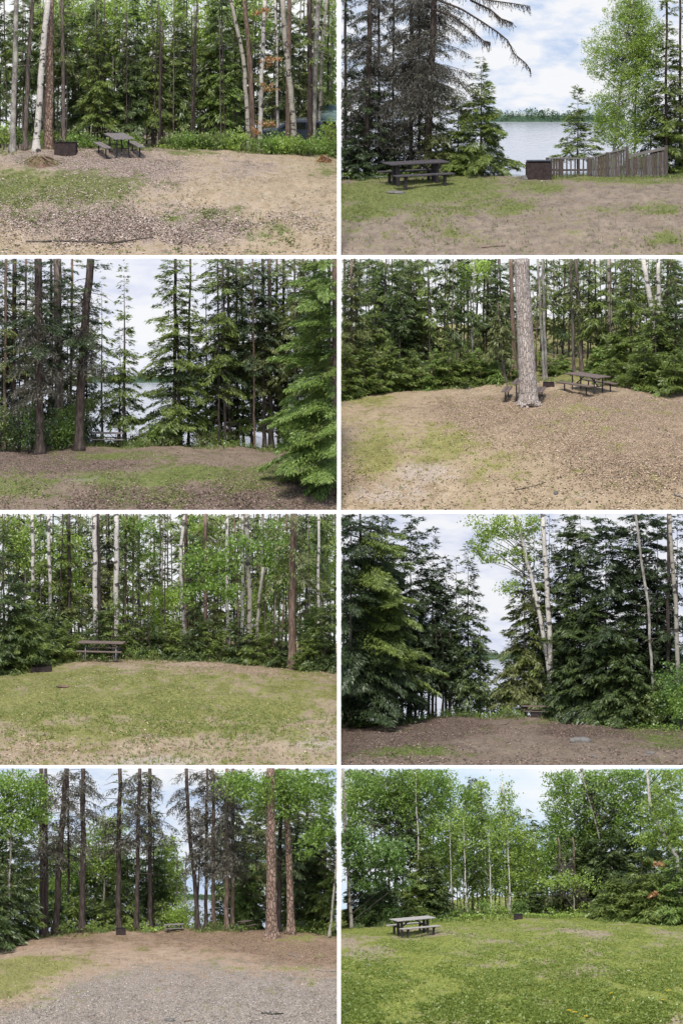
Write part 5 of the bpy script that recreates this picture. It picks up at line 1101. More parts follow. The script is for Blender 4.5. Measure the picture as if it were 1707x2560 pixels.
for i, (zx, ap, hw, y) in enumerate([(320, 500, 90, 12.4), (440, 440, 100, 12.9), (520, 380, 120, 13.0), (600, 420, 110, 12.8), (680, 480, 100, 12.5), (760, 520, 80, 12.6), (800, 440, 90, 13.0), (890, 420, 110, 12.6), (950, 500, 80, 12.4), (1030, 470, 90, 12.7), (1090, 480, 110, 12.2), (1170, 500, 110, 12.1), (1250, 470, 100, 12.0), (1290, 560, 80, 11.6), (1400, 560, 110, 11.2), (580, 560, 70, 12.3), (860, 560, 80, 12.3), (1000, 570, 70, 12.2), (240, 520, 110, 11.6), (1480, 520, 130, 10.8)]):
    young_fir(P, zx, ap, hw, y=y, mat=('fir', 'fir_dark', 'fir')[i % 3], desc='young fir along the back of the clearing', dens=88, up=.14, droop=.22, size=.115)
for i, (zx, cy, rx, ry, mt) in enumerate([(300, 260, 90, 200, 'lime_leaf'), (110, 130, 110, 150, 'birch_leaf'), (620, 90, 110, 80, 'aspen_leaf'), (930, 80, 110, 80, 'birch_leaf'), (1250, 200, 100, 160, 'aspen_leaf'), (1460, 180, 90, 160, 'birch_leaf'), (730, 420, 120, 120, 'lime_leaf'), (1180, 430, 120, 110, 'birch_leaf')]):
    tree(P, [(zx, 640), (zx+8, 350), (zx+16, 17)], 10, 7, y=16.5+i*.5, bark='bark_aspen', fol=[('leaf', [(zx, cy, rx, ry), (zx+30, cy+120, rx*.6, ry*.5)], mt, dict(dens=460, size=.10))], desc='leafy aspen far behind the firs', name='aspen_tree', n=6)
for i, (pp, ww, bk, ds) in enumerate([([(158, 480), (152, 250), (148, 17)], 18, 'bark_birch', 'white birch, leftmost of the left pair'), ([(235, 480), (228, 250), (222, 17)], 19, 'bark_birch', 'white birch, right one of the left pair'), ([(438, 600), (435, 300), (432, 17)], 25, 'bark_birch', 'bright white birch behind the table'), ([(458, 600), (452, 300), (447, 17)], 18, 'bark_dark', 'dark trunk touching the bright white birch'), ([(530, 480), (530, 250), (531, 17)], 26, 'bark_birch', 'grey-white birch right of the table'), ([(320, 520), (318, 250), (316, 17)], 18, 'bark_dark', 'dark straight trunk left of the bright birch'),
     ([(847, 560), (832, 440), (828, 330), (823, 180), (838, 17)], 17, 'bark_birch', 'thin crooked white birch in the middle'), ([(850, 420), (848, 17)], 22, 'bark_brown', 'dark trunk behind the crooked birch'), ([(1145, 600), (1134, 510), (1142, 380), (1130, 250), (1125, 17)], 24, 'bark_aspen', 'curved pale birch with a bend near its foot'), ([(1165, 600), (1180, 420), (1200, 260)], 16, 'bark_aspen', 'second stem beside the curved birch'), ([(1040, 480), (1035, 200), (1036, 17)], 16, 'bark_birch', 'white birch between the crooked and curved birches'), ([(1105, 300), (1105, 17)], 16, 'bark_birch', 'white trunk high above the curved birch'), ([(938, 500), (936, 17)], 18, 'bark_brown', 'brown trunk right of the crooked birch'), ([(1450, 480), (1452, 17)], 14, 'bark_birch', 'slim white birch right of the brown spruce')]):
    tree(P, pp, ww, ww*.85, y=(15.0, 14.8, 14.2, 14.4, 14.6, 15.2, 13.9, 15.5, 13.6, 13.7, 15., 17., 15.2, 15.)[i], bark=bk, dead=6, dlen=.6, desc=ds, name='birch_tree' if bk in ('bark_birch', 'bark_aspen') else 'spruce_tree',
         fol=[('leaf', [(900, 250, 80, 90), (960, 330, 80, 80), (1050, 220, 70, 80), (870, 380, 60, 60), (1060, 380, 60, 60), (1090, 150, 70, 60)], 'aspen_leaf', dict(dens=330, size=.12, dy=-.6))] if i == 6 else [])
tree(P, [(1330, 722), (1333, 400), (1338, 17)], 36, 29, zy=722, bark='bark_brown', dead=22, dlen=.9, dlo=(520, 30), desc='brown spruce trunk with dead twigs at the right of the clearing', n=12, fol=[('fir', 170, 330, -300, (46, 45), 'fir_olive', dict(droop=.45))])
rng = P.rng()
for i in range(10):
    shrub(P, rng.uniform(180, 1500), y=rng.uniform(12.0, 12.8), h=rng.uniform(30, 70), hw=40, mat='shrub_leaf', desc='low shrub under the firs at the back', group='low shrubs under the firs', dens=450)
picnic_table(P, 465, 686, 212, R(-10), 'tube', 'weathered brown picnic table at the back left of the grass', top='wood_brown', frame='steel_grey')
fire_pit(P, 190, 740, 96, 24, 'half-sunken rusty fire pit in the grass', mat='rust', flap=.25, holes=0)
stone(P, 285, 806, 70, 6, 'dark flat patch of ash on the grass', mat='soil', name='ash_patch')
grass(P, 9500, 'grass_lawn', .045, .13, gain=1.0, floor=.05, blades=5, wide=.09)
grass(P, 5000, 'grass_lawn', .04, .09, gain=.85, floor=.02, mode='leaf', wide=.085, blades=3, name='clover', label='low clover leaves in the grass of the third row left campsite')
litter(P, 13000, 'litter_tan', .04, .085, 'tan dead leaves on the grass of the third row left campsite', 1.0, floor=.14)
grass(P, 2200, 'straw', .04, .08, gain=.6, floor=.12, name='dry_grass', label='dry straw in the grass of the third row left campsite')

# ================================================================== F: third row right - dark lakeside path
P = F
far_shore(P, 500, 1000, 690, 652, 39.2, 90, 'far wooded shore seen down the path of the third row right campsite')
for i, (zx, ap, hw, y, mt, lo, nb) in enumerate([(60, -420, 330, 7.6, 'fir_shaded', 880, 190), (200, -260, 240, 9.2, 'fir_shaded', 820, 150), (330, -160, 210, 10.4, 'fir_shaded', 800, 150), (430, 60, 150, 10.9, 'fir_shaded', 780, 130), (490, 200, 110, 11.2, 'fir_shaded', 800, 100), (25, -300, 230, 9.6, 'fir_shaded', 920, 120)]):
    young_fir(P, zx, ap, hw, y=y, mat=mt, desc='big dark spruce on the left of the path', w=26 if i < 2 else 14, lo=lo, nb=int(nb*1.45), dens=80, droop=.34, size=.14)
rng = P.rng()
tree(P, [(120, 960), (110, 500), (100, 17)], 14, 10, y=8.0, bark='bark_dark', desc='spruce with light green bough tips at the left of the path', fol=[('fir', 330, 720, -200, (70, 80), 'fir', dict(droop=.28, power=.4, azr=(R(-75), R(10))))], dead=14, dlen=1.2, dlo=(900, 400))
for i in range(16):
    zx = 40+i*31; tree(P, [(zx, 920), (zx+3, 600), (zx+rng.normal(0, 8), 560)], rng.uniform(8, 18), 7, y=rng.uniform(9.0, 11.0), bark=('bark_dark', 'bark_dark', 'bark_spruce')[i % 3], dead=5, dlen=.5, desc='thin dark trunk under the left-hand spruces', group='thin trunks under the left-hand spruces', n=6, seg=7, fol=[('fir', 90, 780, 450, (40, 55), 'fir_shaded')])
young_fir(P, 536, 175, 70, y=10.8, mat='fir_dark', desc='slim spruce just left of the tall spire', lo=880, w=10, dens=55, nb=75, droop=.38)
young_fir(P, 590, 138, 140, y=10.6, mat='fir_dark', desc='tall spire spruce left of the lake gap', lo=860, w=13, dens=66, nb=180, size=.135, droop=.34)
young_fir(P, 645, 440, 105, y=10.8, mat='fir', desc='short spruce at the left of the lake gap', lo=880, w=10, dens=62, nb=75)
young_fir(P, 787, 545, 90, y=10.4, mat='fir', desc='small spruce standing in the lake gap', lo=905, w=9, dens=78, nb=80)
for i, (zx, ap, hw, y, mt) in enumerate([(845, 40, 150, 10.4, 'fir_olive'), (890, -60, 150, 10.7, 'fir'), (960, -100, 150, 11.0, 'fir_shaded')]):
    young_fir(P, zx, ap, hw, y=y, mat=mt, desc='ragged spruce behind the white birch pair', lo=880, w=14, dens=66, nb=170, droop=.42, size=.135)
tree(P, [(972, 930), (955, 700), (915, 470), (870, 280), (828, 100), (800, 17)], 22, 16, y=9.4, bark='bark_birch', desc='white birch leaning left over the lake gap', name='birch_tree', dead=3,
     fol=[('leaf', [(690, 110, 80, 70), (640, 170, 45, 60), (760, 80, 100, 60), (690, 220, 60, 40), (620, 40, 60, 25), (860, 70, 80, 60), (790, 350, 55, 45), (810, 200, 60, 40)], 'birch_leaf', dict(dens=430, size=.10, spread=.14, depth=.5))])
tree(P, [(978, 930), (962, 600), (945, 300), (928, 17)], 27, 20, y=9.2, bark='bark_birch', desc='upright white birch crossing the leaning birch', name='birch_tree', dead=3)
for i, (zx, ap, hw, y, mt, lo, nb) in enumerate([(1100, -300, 210, 9.6, 'fir_dark', 900, 190), (1040, -200, 150, 10.4, 'fir_shaded', 880, 150), (1400, -400, 190, 10.2, 'fir_shaded', 880, 150), (1215, -300, 230, 8.8, 'fir_shaded', 920, 170), (1340, -250, 200, 9.2, 'fir_shaded', 900, 150), (1180, 380, 190, 8.4, 'fir_dark', 950, 120), (1060, 330, 120, 8.9, 'fir_dark', 930, 90), (1300, 500, 190, 7.9, 'fir_dark', 950, 110), (1450, -200, 160, 9.6, 'fir_shaded', 850, 110), (1540, -250, 160, 8.8, 'fir_shaded', 900, 110), (1010, 560, 90, 8.9, 'fir_shaded', 940, 70)]):
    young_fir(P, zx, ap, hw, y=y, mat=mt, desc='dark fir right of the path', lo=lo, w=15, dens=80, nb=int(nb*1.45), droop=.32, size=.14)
for i, (pp, ww, bk, ds) in enumerate([([(1555, 900), (1530, 400), (1505, 17)], 22, 'bark_aspen', 'grey leaning trunk at the right edge'), ([(1440, 800), (1405, 400), (1370, 180), (1350, 17)], 14, 'bark_grey', 'slim pale trunk in the right-hand stand'), ([(1500, 860), (1500, 17)], 18, 'bark_dark', 'dark straight trunk near the right edge')]):
    tree(P, pp, ww, ww*.8, y=7.8+i*.3, bark=bk, dead=9, dlen=.7, desc=ds)
for i, (zx, y, h, hw, mt) in enumerate([(1530, 7.2, 300, 90, 'maple_leaf'), (1400, 7.4, 130, 110, 'fir'), (1480, 7.6, 220, 70, 'shrub_leaf'), (1000, 8.7, 130, 50, 'shrub_leaf'), (975, 9.3, 80, 26, 'birch_leaf'), (640, 10.6, 90, 60, 'shrub_leaf'), (700, 10.8, 150, 60, 'shrub_leaf'), (560, 10.3, 60, 50, 'birch_leaf'), (1250, 7.8, 110, 90, 'fir'), (1100, 8.4, 90, 70, 'fir_shaded'), (80, 7.6, 170, 110, 'fir_shaded'), (250, 8.2, 140, 90, 'fir_shaded'), (360, 8.8, 110, 60, 'fir_shaded'), (1560, 6.6, 200, 60, 'aspen_leaf')]):
    shrub(P, zx, y=y, h=h, hw=hw, mat=mt, desc='dark leafy shrub beside the path', dens=620)
cover(P, [(660, 9.4, 110, .3), (920, 9.0, 50, .3), (1350, 7.0, 200, .5), (1500, 6.4, 100, .5), (150, 7.2, 140, .4)], 200, 'shrub_leaf', .18, 'low green plants along the edges of the path')
picnic_table(P, 893, 932, 118, R(8), 'tube', 'dark picnic table silhouetted at the end of the path', top='wood_brown')
fire_pit(P, 900, 944, 50, 26, 'dark fire pit in front of the silhouetted table', flap=.0, holes=0)
stone(P, 1105, 1052, 90, 18, 'flat pale rock set in the ground right of the path'); stone(P, 1418, 1108, 40, 10, 'smaller pale rock near the lower right'); stone(P, 1162, 1122, 26, 8, 'tiny pale rock at the lower middle')
stick(P, [(740, 980), (778, 972)], 5, 'small stick in the middle of the path', 'twig'); stick(P, [(760, 1062), (826, 1054)], 4, 'thin twig near the front of the path', 'twig')
litter(P, 20000, 'litter_brown', .035, .08, 'brown dead leaves along the path of the third row right campsite', 1.1, floor=.16)
grass(P, 3600, 'grass_blade', .05, .10, gain=1.0, floor=.006, blades=5, wide=.08)

# ================================================================== G: bottom left - gravel pad, tall dark trunks
P = G
forest(P, -10, 420, 15, 24, 10, 'dim fir behind the left-hand trunks', 'dim firs behind the left-hand trunks', crown=(560, 700), hw=(70, 110), apex=(200, 420), dens=58, mats=('fir', 'fir_olive'))
forest(P, 430, 760, 15, 24, 8, 'dim fir behind the middle trunks', 'dim firs behind the middle trunks', crown=(560, 700), hw=(60, 100), apex=(300, 480), dens=58, mats=('fir', 'fir_dark'))
forest(P, 1010, 1560, 15, 24, 18, 'dim fir behind the right-hand trunks', 'dim firs behind the right-hand trunks', crown=(500, 700), hw=(70, 110), apex=(-100, 300), dens=58, mats=('fir_dark', 'fir', 'fir_olive'))
far_shore(P, 700, 1150, 622, 598, 39.2, 67, 'far wooded shore seen between the trunks of the bottom row left campsite')
TR = [([(195, 772), (192, 400), (190, 17)], 28, 'bark_dark', 'dark trunk, first of the left pair'), ([(214, 772), (212, 400), (210, 17)], 20, 'bark_dark', 'dark trunk, second of the left pair'), ([(255, 772), (275, 400), (306, 17)], 30, 'bark_dark', 'dark trunk leaning right near the left'), ([(375, 764), (380, 400), (380, 17)], 29, 'bark_dark', 'straight dark trunk left of the fire pit'),
      ([(540, 752), (542, 400), (547, 17)], 25, 'bark_dark', 'straight dark trunk directly behind the fire pit'), ([(622, 756), (628, 400), (638, 17)], 22, 'bark_dark', 'dark trunk right of the fire pit'), ([(685, 715), (684, 17)], 22, 'bark_dark', 'dark trunk left of the far table'), ([(905, 746), (890, 540), (868, 340), (850, 17)], 22, 'bark_dark', 'dark trunk bending left beside the lake gap'), ([(938, 748), (942, 400), (945, 17)], 17, 'bark_dark', 'slim dark trunk in the lake gap'),
      ([(975, 748), (972, 400), (970, 17)], 19, 'bark_brown', 'slim brown trunk right of the lake gap'), ([(1033, 757), (1034, 400), (1035, 17)], 22, 'bark_brown', 'brown trunk with flared roots left of the right table'), ([(1060, 750), (1062, 17)], 18, 'bark_brown', 'brown trunk touching the right table'), ([(1238, 788), (1236, 450), (1234, 150), (1234, 17)], 50, 'bark_redpine', 'thick reddish pine trunk right of the tables'), ([(1326, 772), (1316, 400), (1292, 17)], 34, 'bark_redpine', 'brown pine trunk leaning left near the right edge'), ([(1355, 720), (1355, 17)], 18, 'bark_dark', 'dark trunk behind the leaning brown pine'), ([(1402, 720), (1400, 17)], 15, 'bark_dark', 'thin dark trunk in the right-hand shade'), ([(315, 740), (312, 17)], 12, 'bark_dark', 'thin trunk behind the leaning left trunk'), ([(1270, 760), (1275, 400), (1280, 17)], 22, 'bark_dark', 'dark trunk close behind the thick pine')]
for i, (pp, ww, bk, ds) in enumerate(TR):
    lo = 380 if i in (2, 3, 4, 5, 6) else 470
    fl = [('lichen', 120 if i != 6 else 140, lo, -350, (55, 52), 'lichen')] if i not in (12, 13) else []
    if i in (4, 5, 6): fl.append(('fir', 85, 330, -200, (30, 40), 'fir_olive'))
    if i in (8, 9, 10, 11): fl = [('lichen', 150, 480, -300, (60, 55), 'lichen')]
    if i in (14, 15, 17): fl = [('fir', 130, 560, -300, (70, 55), 'fir_dark')]
    tree(P, pp, ww, ww*.75, zy=pp[0][1] if pp[0][1] > 745 else None, y=None if pp[0][1] > 745 else 13.2, bark=bk, dead=14, dlen=.8, dlo=(500, 20), desc=ds, fol=fl, n=10 if ww < 30 else 16, seg=14 if ww < 40 else 26, flare=1.55, name='pine_tree' if bk == 'bark_redpine' else 'spruce_tree')
tree(P, [(898, 560), (908, 430), (916, 340)], 12, 7, y=12.4, bark='bark_dark', desc='short forked stem beside the bending trunk', fol=[('lichen', 60, 500, 280, (20, 40), 'lichen')])
for i, (zx, ap, hw, y, mt, lo) in enumerate([(30, 120, 170, 10.2, 'fir_dark', 820), (100, 260, 110, 11.5, 'fir', 770), (-20, 420, 150, 9.0, 'fir_dark', 840), (1480, -60, 170, 13.0, 'fir_dark', 740), (1520, 300, 150, 12.4, 'fir', 740), (1430, 200, 120, 13.8, 'fir_dark', 740), (1170, 80, 110, 14.0, 'fir_olive', 700), (1100, 300, 90, 14.6, 'fir_dark', 720), (1130, 420, 90, 13.6, 'fir_bright', 700), (700, 150, 80, 14.5, 'fir_dark', 640)]):
    young_fir(P, zx, ap, hw, y=y, mat=mt, desc='fir at the edge of the gravel clearing', lo=lo, w=14, dens=74, nb=110)
for i, (zx, ap, hw, y) in enumerate([(330, 600, 80, 12.6), (430, 560, 90, 12.9), (470, 620, 70, 12.5), (580, 520, 100, 13.2), (520, 600, 60, 13.6), (600, 620, 70, 13.2), (740, 620, 70, 13.6), (1160, 600, 90, 13.4), (1300, 560, 80, 13.8), (1440, 560, 100, 12.8), (250, 560, 60, 14.), (1000, 560, 60, 14.2)]):
    young_fir(P, zx, ap, hw, y=y, mat=('fir', 'fir_dark', 'fir')[i % 3], desc='young fir behind the dark trunks', dens=80)
for i, (zx, cl, mt, y, dn, sz, dy) in enumerate([(40, [(60, 90, 170, 90), (30, 230, 150, 110), (150, 200, 80, 140)], 'aspen_leaf', 9.8, 560, .11, 0), (470, [(480, 300, 110, 80), (440, 420, 110, 110), (560, 480, 90, 90)], 'birch_leaf', 15.5, 620, .09, 0), (800, [(780, 480, 90, 90), (800, 580, 70, 70), (770, 370, 60, 60)], 'birch_leaf', 14.8, 480, .09, 0), (290, [(250, 560, 90, 90), (330, 500, 90, 80), (300, 640, 120, 60), (270, 420, 80, 80)], 'aspen_leaf', 16., 620, .09, 0), (660, [(700, 560, 110, 110), (620, 640, 100, 80)], 'maple_leaf', 15.2, 450, .09, 0),
     (1500, [(1180, 100, 180, 90), (1330, 90, 180, 90), (1080, 80, 110, 60), (1270, 190, 130, 60), (1460, 110, 110, 110), (1430, 330, 70, 60), (1490, 250, 60, 90), (1400, 395, 40, 28)], 'aspen_leaf', 10.5, 430, .11, 0), (840, [(840, 640, 50, 40), (800, 690, 80, 40), (880, 690, 60, 40)], 'lime_leaf', 13.8, 600, .08, 0)]):
    ap = min(c[1]-c[3] for c in cl); tree(P, [(zx, 760), (zx+(10 if i != 5 else 40), 400), (cl[0][0] if i not in (5,) else 1560, max(ap, 17))], 12, 6, y=y, bark='bark_aspen', fol=[('leaf', cl, mt, dict(dens=dn, size=sz, depth=.6))], desc=('bright aspen crown at the upper left', 'pale leafy birch behind the fire pit', 'leafy birch left of the lake gap', 'leafy aspen behind the left-hand trunks', 'dark green maple behind the far table', 'bright leafy branches hanging across the upper right', 'low bright bush at the lake gap')[i], name='aspen_tree', n=6)
rng = P.rng()
for i in range(12):
    shrub(P, rng.uniform(240, 1180), y=rng.uniform(12.9, 13.6), h=rng.uniform(25, 60), hw=45, mat=('shrub_leaf', 'birch_leaf')[i % 2], desc='low shrub along the back of the gravel clearing', group='low shrubs at the back', dens=480)
shrub(P, 830, y=13.2, h=90, hw=75, mat='birch_leaf', desc='bright green shrub behind the far table')
cover(P, [(700, 12.7, 180, .25), (1400, 12.3, 120, .5), (400, 12.8, 100, .2)], 240, 'birch_leaf', .12, 'green ground plants at the back of the bottom row left campsite')
picnic_table(P, 795, 757, 92, R(3), 'wood', 'small dark picnic table in the middle distance', top='wood_top', frame='wood_dark')
picnic_table(P, 1118, 748, 100, R(64), 'tube', 'brown picnic table seen end-on left of the thick pine', top='wood_brown')
fire_pit(P, 552, 776, 45, 27, 'square rusty fire box on the needle-covered ground', mat='rust', flap=.0, holes=0)
litter(P, 14000, 'litter_brown', .03, .07, 'brown needles and leaves on the bottom row left campsite', .8, floor=.05)
bits(P, 30000, 'pebble', .028, .055, 'grey crushed gravel of the parking pad at the front', 'gravel', 'gravel', 's', .0, 1.0, .8)
grass(P, 3000, 'grass_blade', .05, .11, gain=.9, floor=.004, blades=5, wide=.08)
grass(P, 1600, 'straw', .04, .08, gain=.9, floor=.01, name='dry_grass', label='dry grass at the left of the gravel pad')
stick(P, [(1320, 868), (1355, 880)], 6, 'pale twisted twig near the thick pine', 'deadwood', twigs=4); stick(P, [(1440, 938), (1540, 940)], 6, 'pale straight stick at the right edge of the gravel', 'deadwood')
stick(P, [(1190, 1135), (1240, 1142), (1290, 1135)], 10, 'lichen-covered fallen twig on the gravel', 'lichen', twigs=6); stone(P, 775, 1168, 40, 14, 'pale stone at the front of the gravel'); stick(P, [(840, 1172), (880, 1168)], 8, 'orange-brown bark piece on the front gravel', 'bark_brown')

# ================================================================== H: bottom right - green lawn
P = H
forest(P, 380, 1150, 16.5, 26, 32, 'thin dark trunk in the wood behind the lawn', 'thin trunks behind the lawn', crown=(430, 600), hw=(40, 70), apex=(150, 330), dens=50, nb=34, mats=('fir', 'fir_dark'), w=(4, 8))
forest(P, 1120, 1590, 16, 25, 16, 'dark conifer behind the right-hand aspens', 'dark conifers behind the right-hand aspens', crown=(480, 640), hw=(70, 110), apex=(0, 260), dens=60, mats=('fir_dark', 'fir'))
forest(P, 0, 400, 16, 25, 12, 'thin dark conifer behind the maple', 'thin trees behind the maple', crown=(200, 560), hw=(60, 95), dens=55, mats=('fir_dark',))
for i, (zx, ap, hw, y, mt, lo) in enumerate([(260, -160, 170, 16.0, 'fir_dark', 620), (400, 330, 140, 14.6, 'fir', 690), (440, 480, 110, 14.2, 'fir_dark', 700), (1120, 60, 170, 16.2, 'fir_dark', 640), (1240, 150, 170, 15.6, 'fir_dark', 640), (1380, 400, 240, 13.2, 'fir', 695), (1520, 420, 210, 12.8, 'fir_bright', 695), (1250, 520, 150, 13.0, 'fir', 695), (1440, 500, 170, 12.6, 'fir', 695), (900, 560, 90, 15.2, 'fir_dark', 690), (1000, 600, 90, 14.8, 'fir_dark', 690), (610, 55, 45, 20, 'fir_dark', 300), (830, 580, 50, 14.9, 'fir', 690), (100, 480, 140, 13.6, 'fir_dark', 760), (200, 540, 140, 13.6, 'fir_dark', 750), (330, 620, 110, 13.6, 'fir', 730)]):
    young_fir(P, zx, ap, hw, y=y, mat=mt, desc='fir at the edge of the lawn', lo=lo, w=13, dens=80, nb=115, droop=.24)
LT = [(345, [(400, 90, 110, 130), (300, 150, 90, 170), (470, 150, 70, 160), (120, 80, 120, 110), (70, 230, 90, 160), (210, 120, 90, 150), (420, 320, 80, 120)], 'aspen_leaf', 15.8, 'tall leafy aspen above the maple', [(350, 700), (368, 400), (350, 17)], 12),
      (520, [(500, 170, 50, 130), (520, 330, 65, 150), (490, 480, 60, 130)], 'birch_leaf', 16.8, 'slender poplar above the right end of the table', [(520, 700), (518, 400), (505, 60)], 9),
      (585, [(575, 180, 50, 110), (580, 330, 60, 140), (590, 500, 60, 130)], 'aspen_leaf', 17.2, 'slender poplar left of the twin poplars', [(588, 700), (585, 400), (575, 90)], 9),
      (655, [(648, 130, 42, 80), (650, 270, 62, 130), (655, 430, 62, 130), (650, 570, 50, 90)], 'birch_leaf', 17.8, 'left one of the twin pointed poplars', [(655, 700), (652, 400), (648, 70)], 10),
      (705, [(715, 330, 45, 120), (715, 500, 50, 120)], 'aspen_leaf', 18.8, 'thin poplar between the twin poplars', [(712, 700), (712, 400), (715, 220)], 7),
      (775, [(752, 120, 36, 70), (770, 220, 58, 100), (795, 350, 62, 120), (780, 500, 60, 120)], 'birch_leaf', 18.4, 'right one of the twin pointed poplars', [(778, 700), (770, 400), (745, 75)], 10),
      (850, [(845, 420, 50, 110), (850, 550, 50, 90)], 'aspen_leaf', 18.9, 'small poplar right of the twin poplars', [(850, 700), (850, 400), (845, 320)], 7),
      (900, [(890, 370, 40, 70), (900, 470, 60, 110), (930, 560, 55, 90)], 'birch_leaf', 18.0, 'smaller light green birch in the middle gap', [(895, 700), (890, 500), (890, 320)], 8),
      (1020, [(985, 180, 50, 130), (975, 340, 60, 120), (1040, 110, 60, 120), (1000, 60, 60, 60), (1050, 290, 70, 140), (960, 460, 50, 90)], 'aspen_leaf', 16.6, 'broad leafy aspen right of the sky gap', [(1020, 690), (1030, 400), (1050, 17)], 11),
      (1140, [(1120, 100, 70, 120), (1180, 60, 70, 60), (1150, 270, 70, 130), (1100, 420, 60, 70)], 'aspen_leaf', 16.2, 'leafy aspen second right of the sky gap', [(1140, 690), (1135, 400), (1110, 17)], 10),
      (1250, [(1230, 90, 80, 120), (1300, 200, 80, 140), (1240, 310, 70, 90), (1380, 90, 80, 120), (1300, 50, 90, 60)], 'aspen_leaf', 15.9, 'tall leafy aspen above the right-hand firs', [(1250, 690), (1180, 300), (1100, 17)], 11),
      (1480, [(1490, 110, 90, 130), (1540, 50, 70, 60), (1450, 240, 90, 100), (1540, 300, 70, 110), (1400, 330, 80, 50)], 'birch_leaf', 14.6, 'leafy birch with white limbs at the right edge', [(1560, 690), (1540, 420), (1420, 220), (1405, 17)], 20),
      (1060, [(1010, 540, 55, 34), (1080, 520, 70, 40), (1150, 545, 40, 26), (950, 540, 50, 26)], 'birch_leaf', 14.0, 'low bright maple sapling before the brown thicket', [(1075, 700), (1070, 600), (1040, 500)], 6),
      (60, [(180, 380, 150, 70), (90, 430, 100, 80), (240, 460, 110, 60), (130, 530, 90, 45), (300, 545, 60, 24), (60, 330, 70, 60)], 'maple_leaf', 12.6, 'dark green maple hanging over the left of the lawn', [(62, 760), (45, 500), (30, 300), (25, 17)], 14)]
for i, (zx, cl, mt, y, ds, pp, ww) in enumerate(LT):
    tree(P, pp, ww, ww*.7, y=y, bark='bark_birch' if i in (11, 0, 5) else 'bark_aspen', fol=[('leaf', cl, mt, dict(dens=560 if i != 13 else 560, size=.09 if i != 13 else .12, spread=.15, depth=.8))], desc=ds, name='aspen_tree' if i not in (12, 13) else 'maple_tree', n=7)
for i, (pp, ww, ds) in enumerate([([(590, 705), (578, 500), (568, 250)], 9, 'slim white birch stem left of the fire pit'), ([(695, 698), (690, 500), (683, 300)], 8, 'white birch stem between the table and fire pit'), ([(783, 690), (776, 500), (768, 250)], 8, 'white birch stem just left of the fire pit'), ([(518, 690), (512, 450), (505, 250)], 7, 'pale thin stem right of the table'), ([(62, 740), (48, 560), (40, 300), (25, 100)], 13, 'pale birch stem at the left edge'), ([(365, 560), (362, 300), (350, 17)], 9, 'white birch stem above the table')]):
    tree(P, pp, ww, ww*.4, y=14.4+.2*i if i != 4 else 12.8, bark='bark_birch', desc=ds, name='birch_tree', n=6, flare=1.2, fol=[('leaf', [(pp[-1][0], pp[-1][1]+40, 45, 100)], 'birch_leaf', dict(dens=300))])
for i, (zx, l_) in enumerate([(1010, 560), (1075, 520)]):
    tree(P, [(zx+10, 690), (zx+5, 560), (zx-10, 330)], 12, 6, y=14.6+i*.3, bark='bark_brown', desc='half-dead brown spruce right of the fire pit', dead=20, dlen=.6, dlo=(660, 350), fol=[('lichen', 90, 680, 400, (26, 45), 'lichen'), ('fir', 80, 660, 420, (30, 50), 'fir_olive')])
for i, (zx, y, h, hw, mt) in enumerate([(660, 14.2, 90, 40, 'aspen_leaf'), (720, 14.1, 60, 40, 'birch_leaf'), (820, 14.4, 80, 50, 'maple_leaf'), (560, 14.2, 60, 40, 'shrub_leaf'), (1100, 13.9, 40, 70, 'birch_leaf'), (980, 13.9, 40, 60, 'birch_leaf'), (120, 13.0, 110, 60, 'maple_leaf'), (480, 13.9, 50, 50, 'shrub_leaf'), (240, 13.2, 80, 80, 'maple_leaf')]):
    shrub(P, zx, y=y, h=h, hw=hw, mat=mt, desc='low green shrub along the back of the lawn', dens=560)
cover(P, [(930, 13.6, 130, .25), (1090, 13.6, 90, .25), (620, 13.7, 120, .2), (300, 13.2, 150, .3)], 300, 'birch_leaf', .12, 'bright weeds along the back edge of the lawn')
tr = [o for o in P.reg if o[0].name.startswith('fir_tree')][6][0]; rng = P.rng()
for zx, zz in ((1455, 452), (1425, 588)):
    Q, at, pa = leaves(P, rng, [(P.pt(zx, zz, 12.2), P.m(34), .1, P.m(11))], .08, 700, None, .07); obj('dead_bough', mesh_poly('dead_bough', Q-np.array(tr.location), at), 'dead_needle', tr)['kind'] = 'stuff'
picnic_table(P, 340, 776, 198, R(28), 'wood', 'weathered grey picnic table on the lawn', top='wood_pale', frame='wood_dark')
fire_pit(P, 818, 704, 40, 22, 'small rusty fire pit at the far side of the lawn', mat='rust', flap=.0, holes=0)
grass(P, 19000, 'lawn_leaf', .045, .13, gain=1.0, floor=.12, blades=5, wide=.10)
grass(P, 15000, 'lawn_leaf', .04, .105, gain=1.0, floor=.06, mode='leaf', wide=.095, blades=4, name='clover', label='clover and plantain leaves in the lawn')
grass(P, 2500, 'straw', .035, .07, gain=.5, floor=.1, name='dry_grass', label='dry straw patches in the lawn')
litter(P, 1500, 'litter_tan', .03, .07, 'a few dead leaves on the lawn', .8, floor=.2)
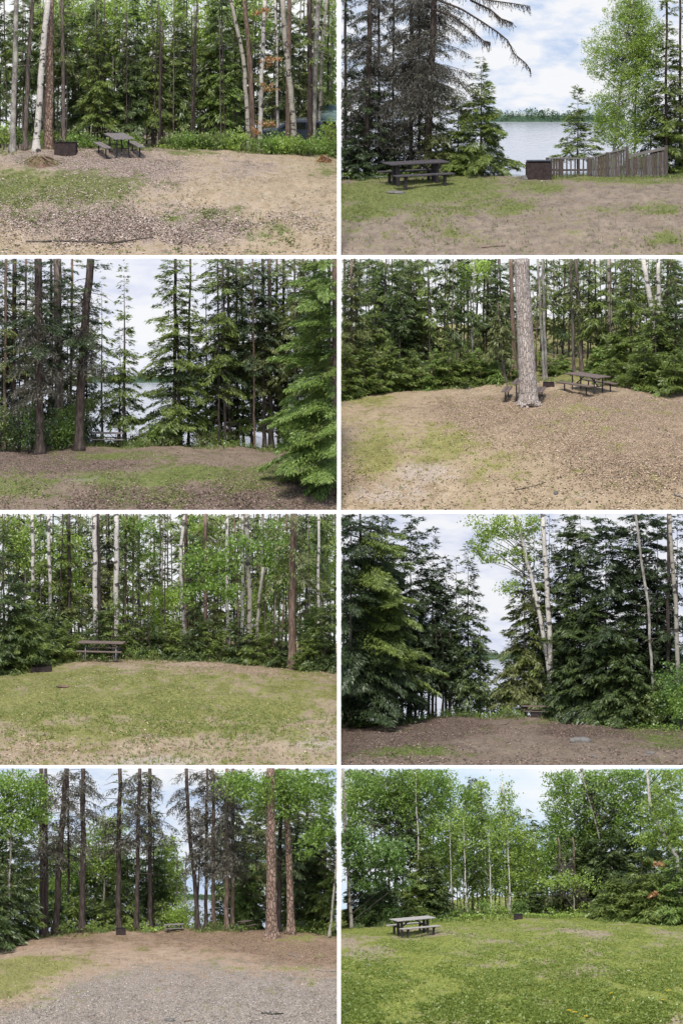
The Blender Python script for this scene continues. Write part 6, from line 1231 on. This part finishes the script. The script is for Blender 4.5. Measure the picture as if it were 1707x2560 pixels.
for i, (zx, zy) in enumerate([(1048, 1134), (1075, 1142), (1125, 1162), (1498, 1044), (1240, 1058), (1474, 1088)]):
    flower(P, zx, zy, 'yellow dandelion in the front lawn', s=.085 if i < 3 else .06)
flower(P, 1320, 955, 'white dandelion clock in the lawn', 'fluff', .06)
stone(P, 137, 912, 26, 6, 'small white stone on the left of the lawn')

# brush along the far edge of the clearings
for P, x0, x1, mats in ((D, 20, 760, ('fir', 'shrub_leaf', 'grass_blade')), (E, 150, 1500, ('shrub_leaf', 'fir', 'grass_lawn')), (F, 20, 860, ('fir_dark', 'shrub_leaf')), (G, 120, 1500, ('shrub_leaf', 'fir', 'birch_leaf')), (D, 1250, 1560, ('fir', 'shrub_leaf')), (F, 1000, 1560, ('fir_dark', 'shrub_leaf')), (C, 380, 1250, ('shrub_leaf', 'fir', 'grass_blade'))):
    rng = P.rng()
    for i in range(max(6, int((x1-x0)/55))):
        shrub(P, rng.uniform(x0, x1), y=P.L+rng.uniform(-.9, .25), h=rng.uniform(14, 48), hw=rng.uniform(20, 55), mat=mats[i % len(mats)], desc='low brush at the back of the clearing', group='low brush at the back of the clearing', dens=520, size=.075, name='low_brush')
# ------------------------------------------------------------------ labels: number look-alikes from the left
ORD = 'first second third fourth fifth sixth seventh eighth ninth tenth eleventh twelfth thirteenth fourteenth fifteenth sixteenth seventeenth eighteenth nineteenth twentieth'.split()
for P in ALL:
    by = {}
    for rec in P.reg: by.setdefault(rec[1], []).append(rec)
    for d, L_ in by.items():
        L_.sort(key=lambda q: q[4])
        for i, (o, desc, cat, group, zx) in enumerate(L_):
            if len(L_) == 1: lab = f'{desc}, {P.site}'
            elif group: lab = f'{desc}, {P.site}'
            else: lab = f'{desc}, {ORD[i]} from left, {P.site}'
            tag(o, lab, cat, group or (f'{d}, {P.site}' if len(L_) > 1 else None))
print('TRIS', sum(sum(len(p.vertices)-2 for p in me.polygons) if len(me.polygons) < 2000 else int(len(me.loops)-2*len(me.polygons)) for me in bpy.data.meshes), 'OBJ', len(bpy.data.objects))
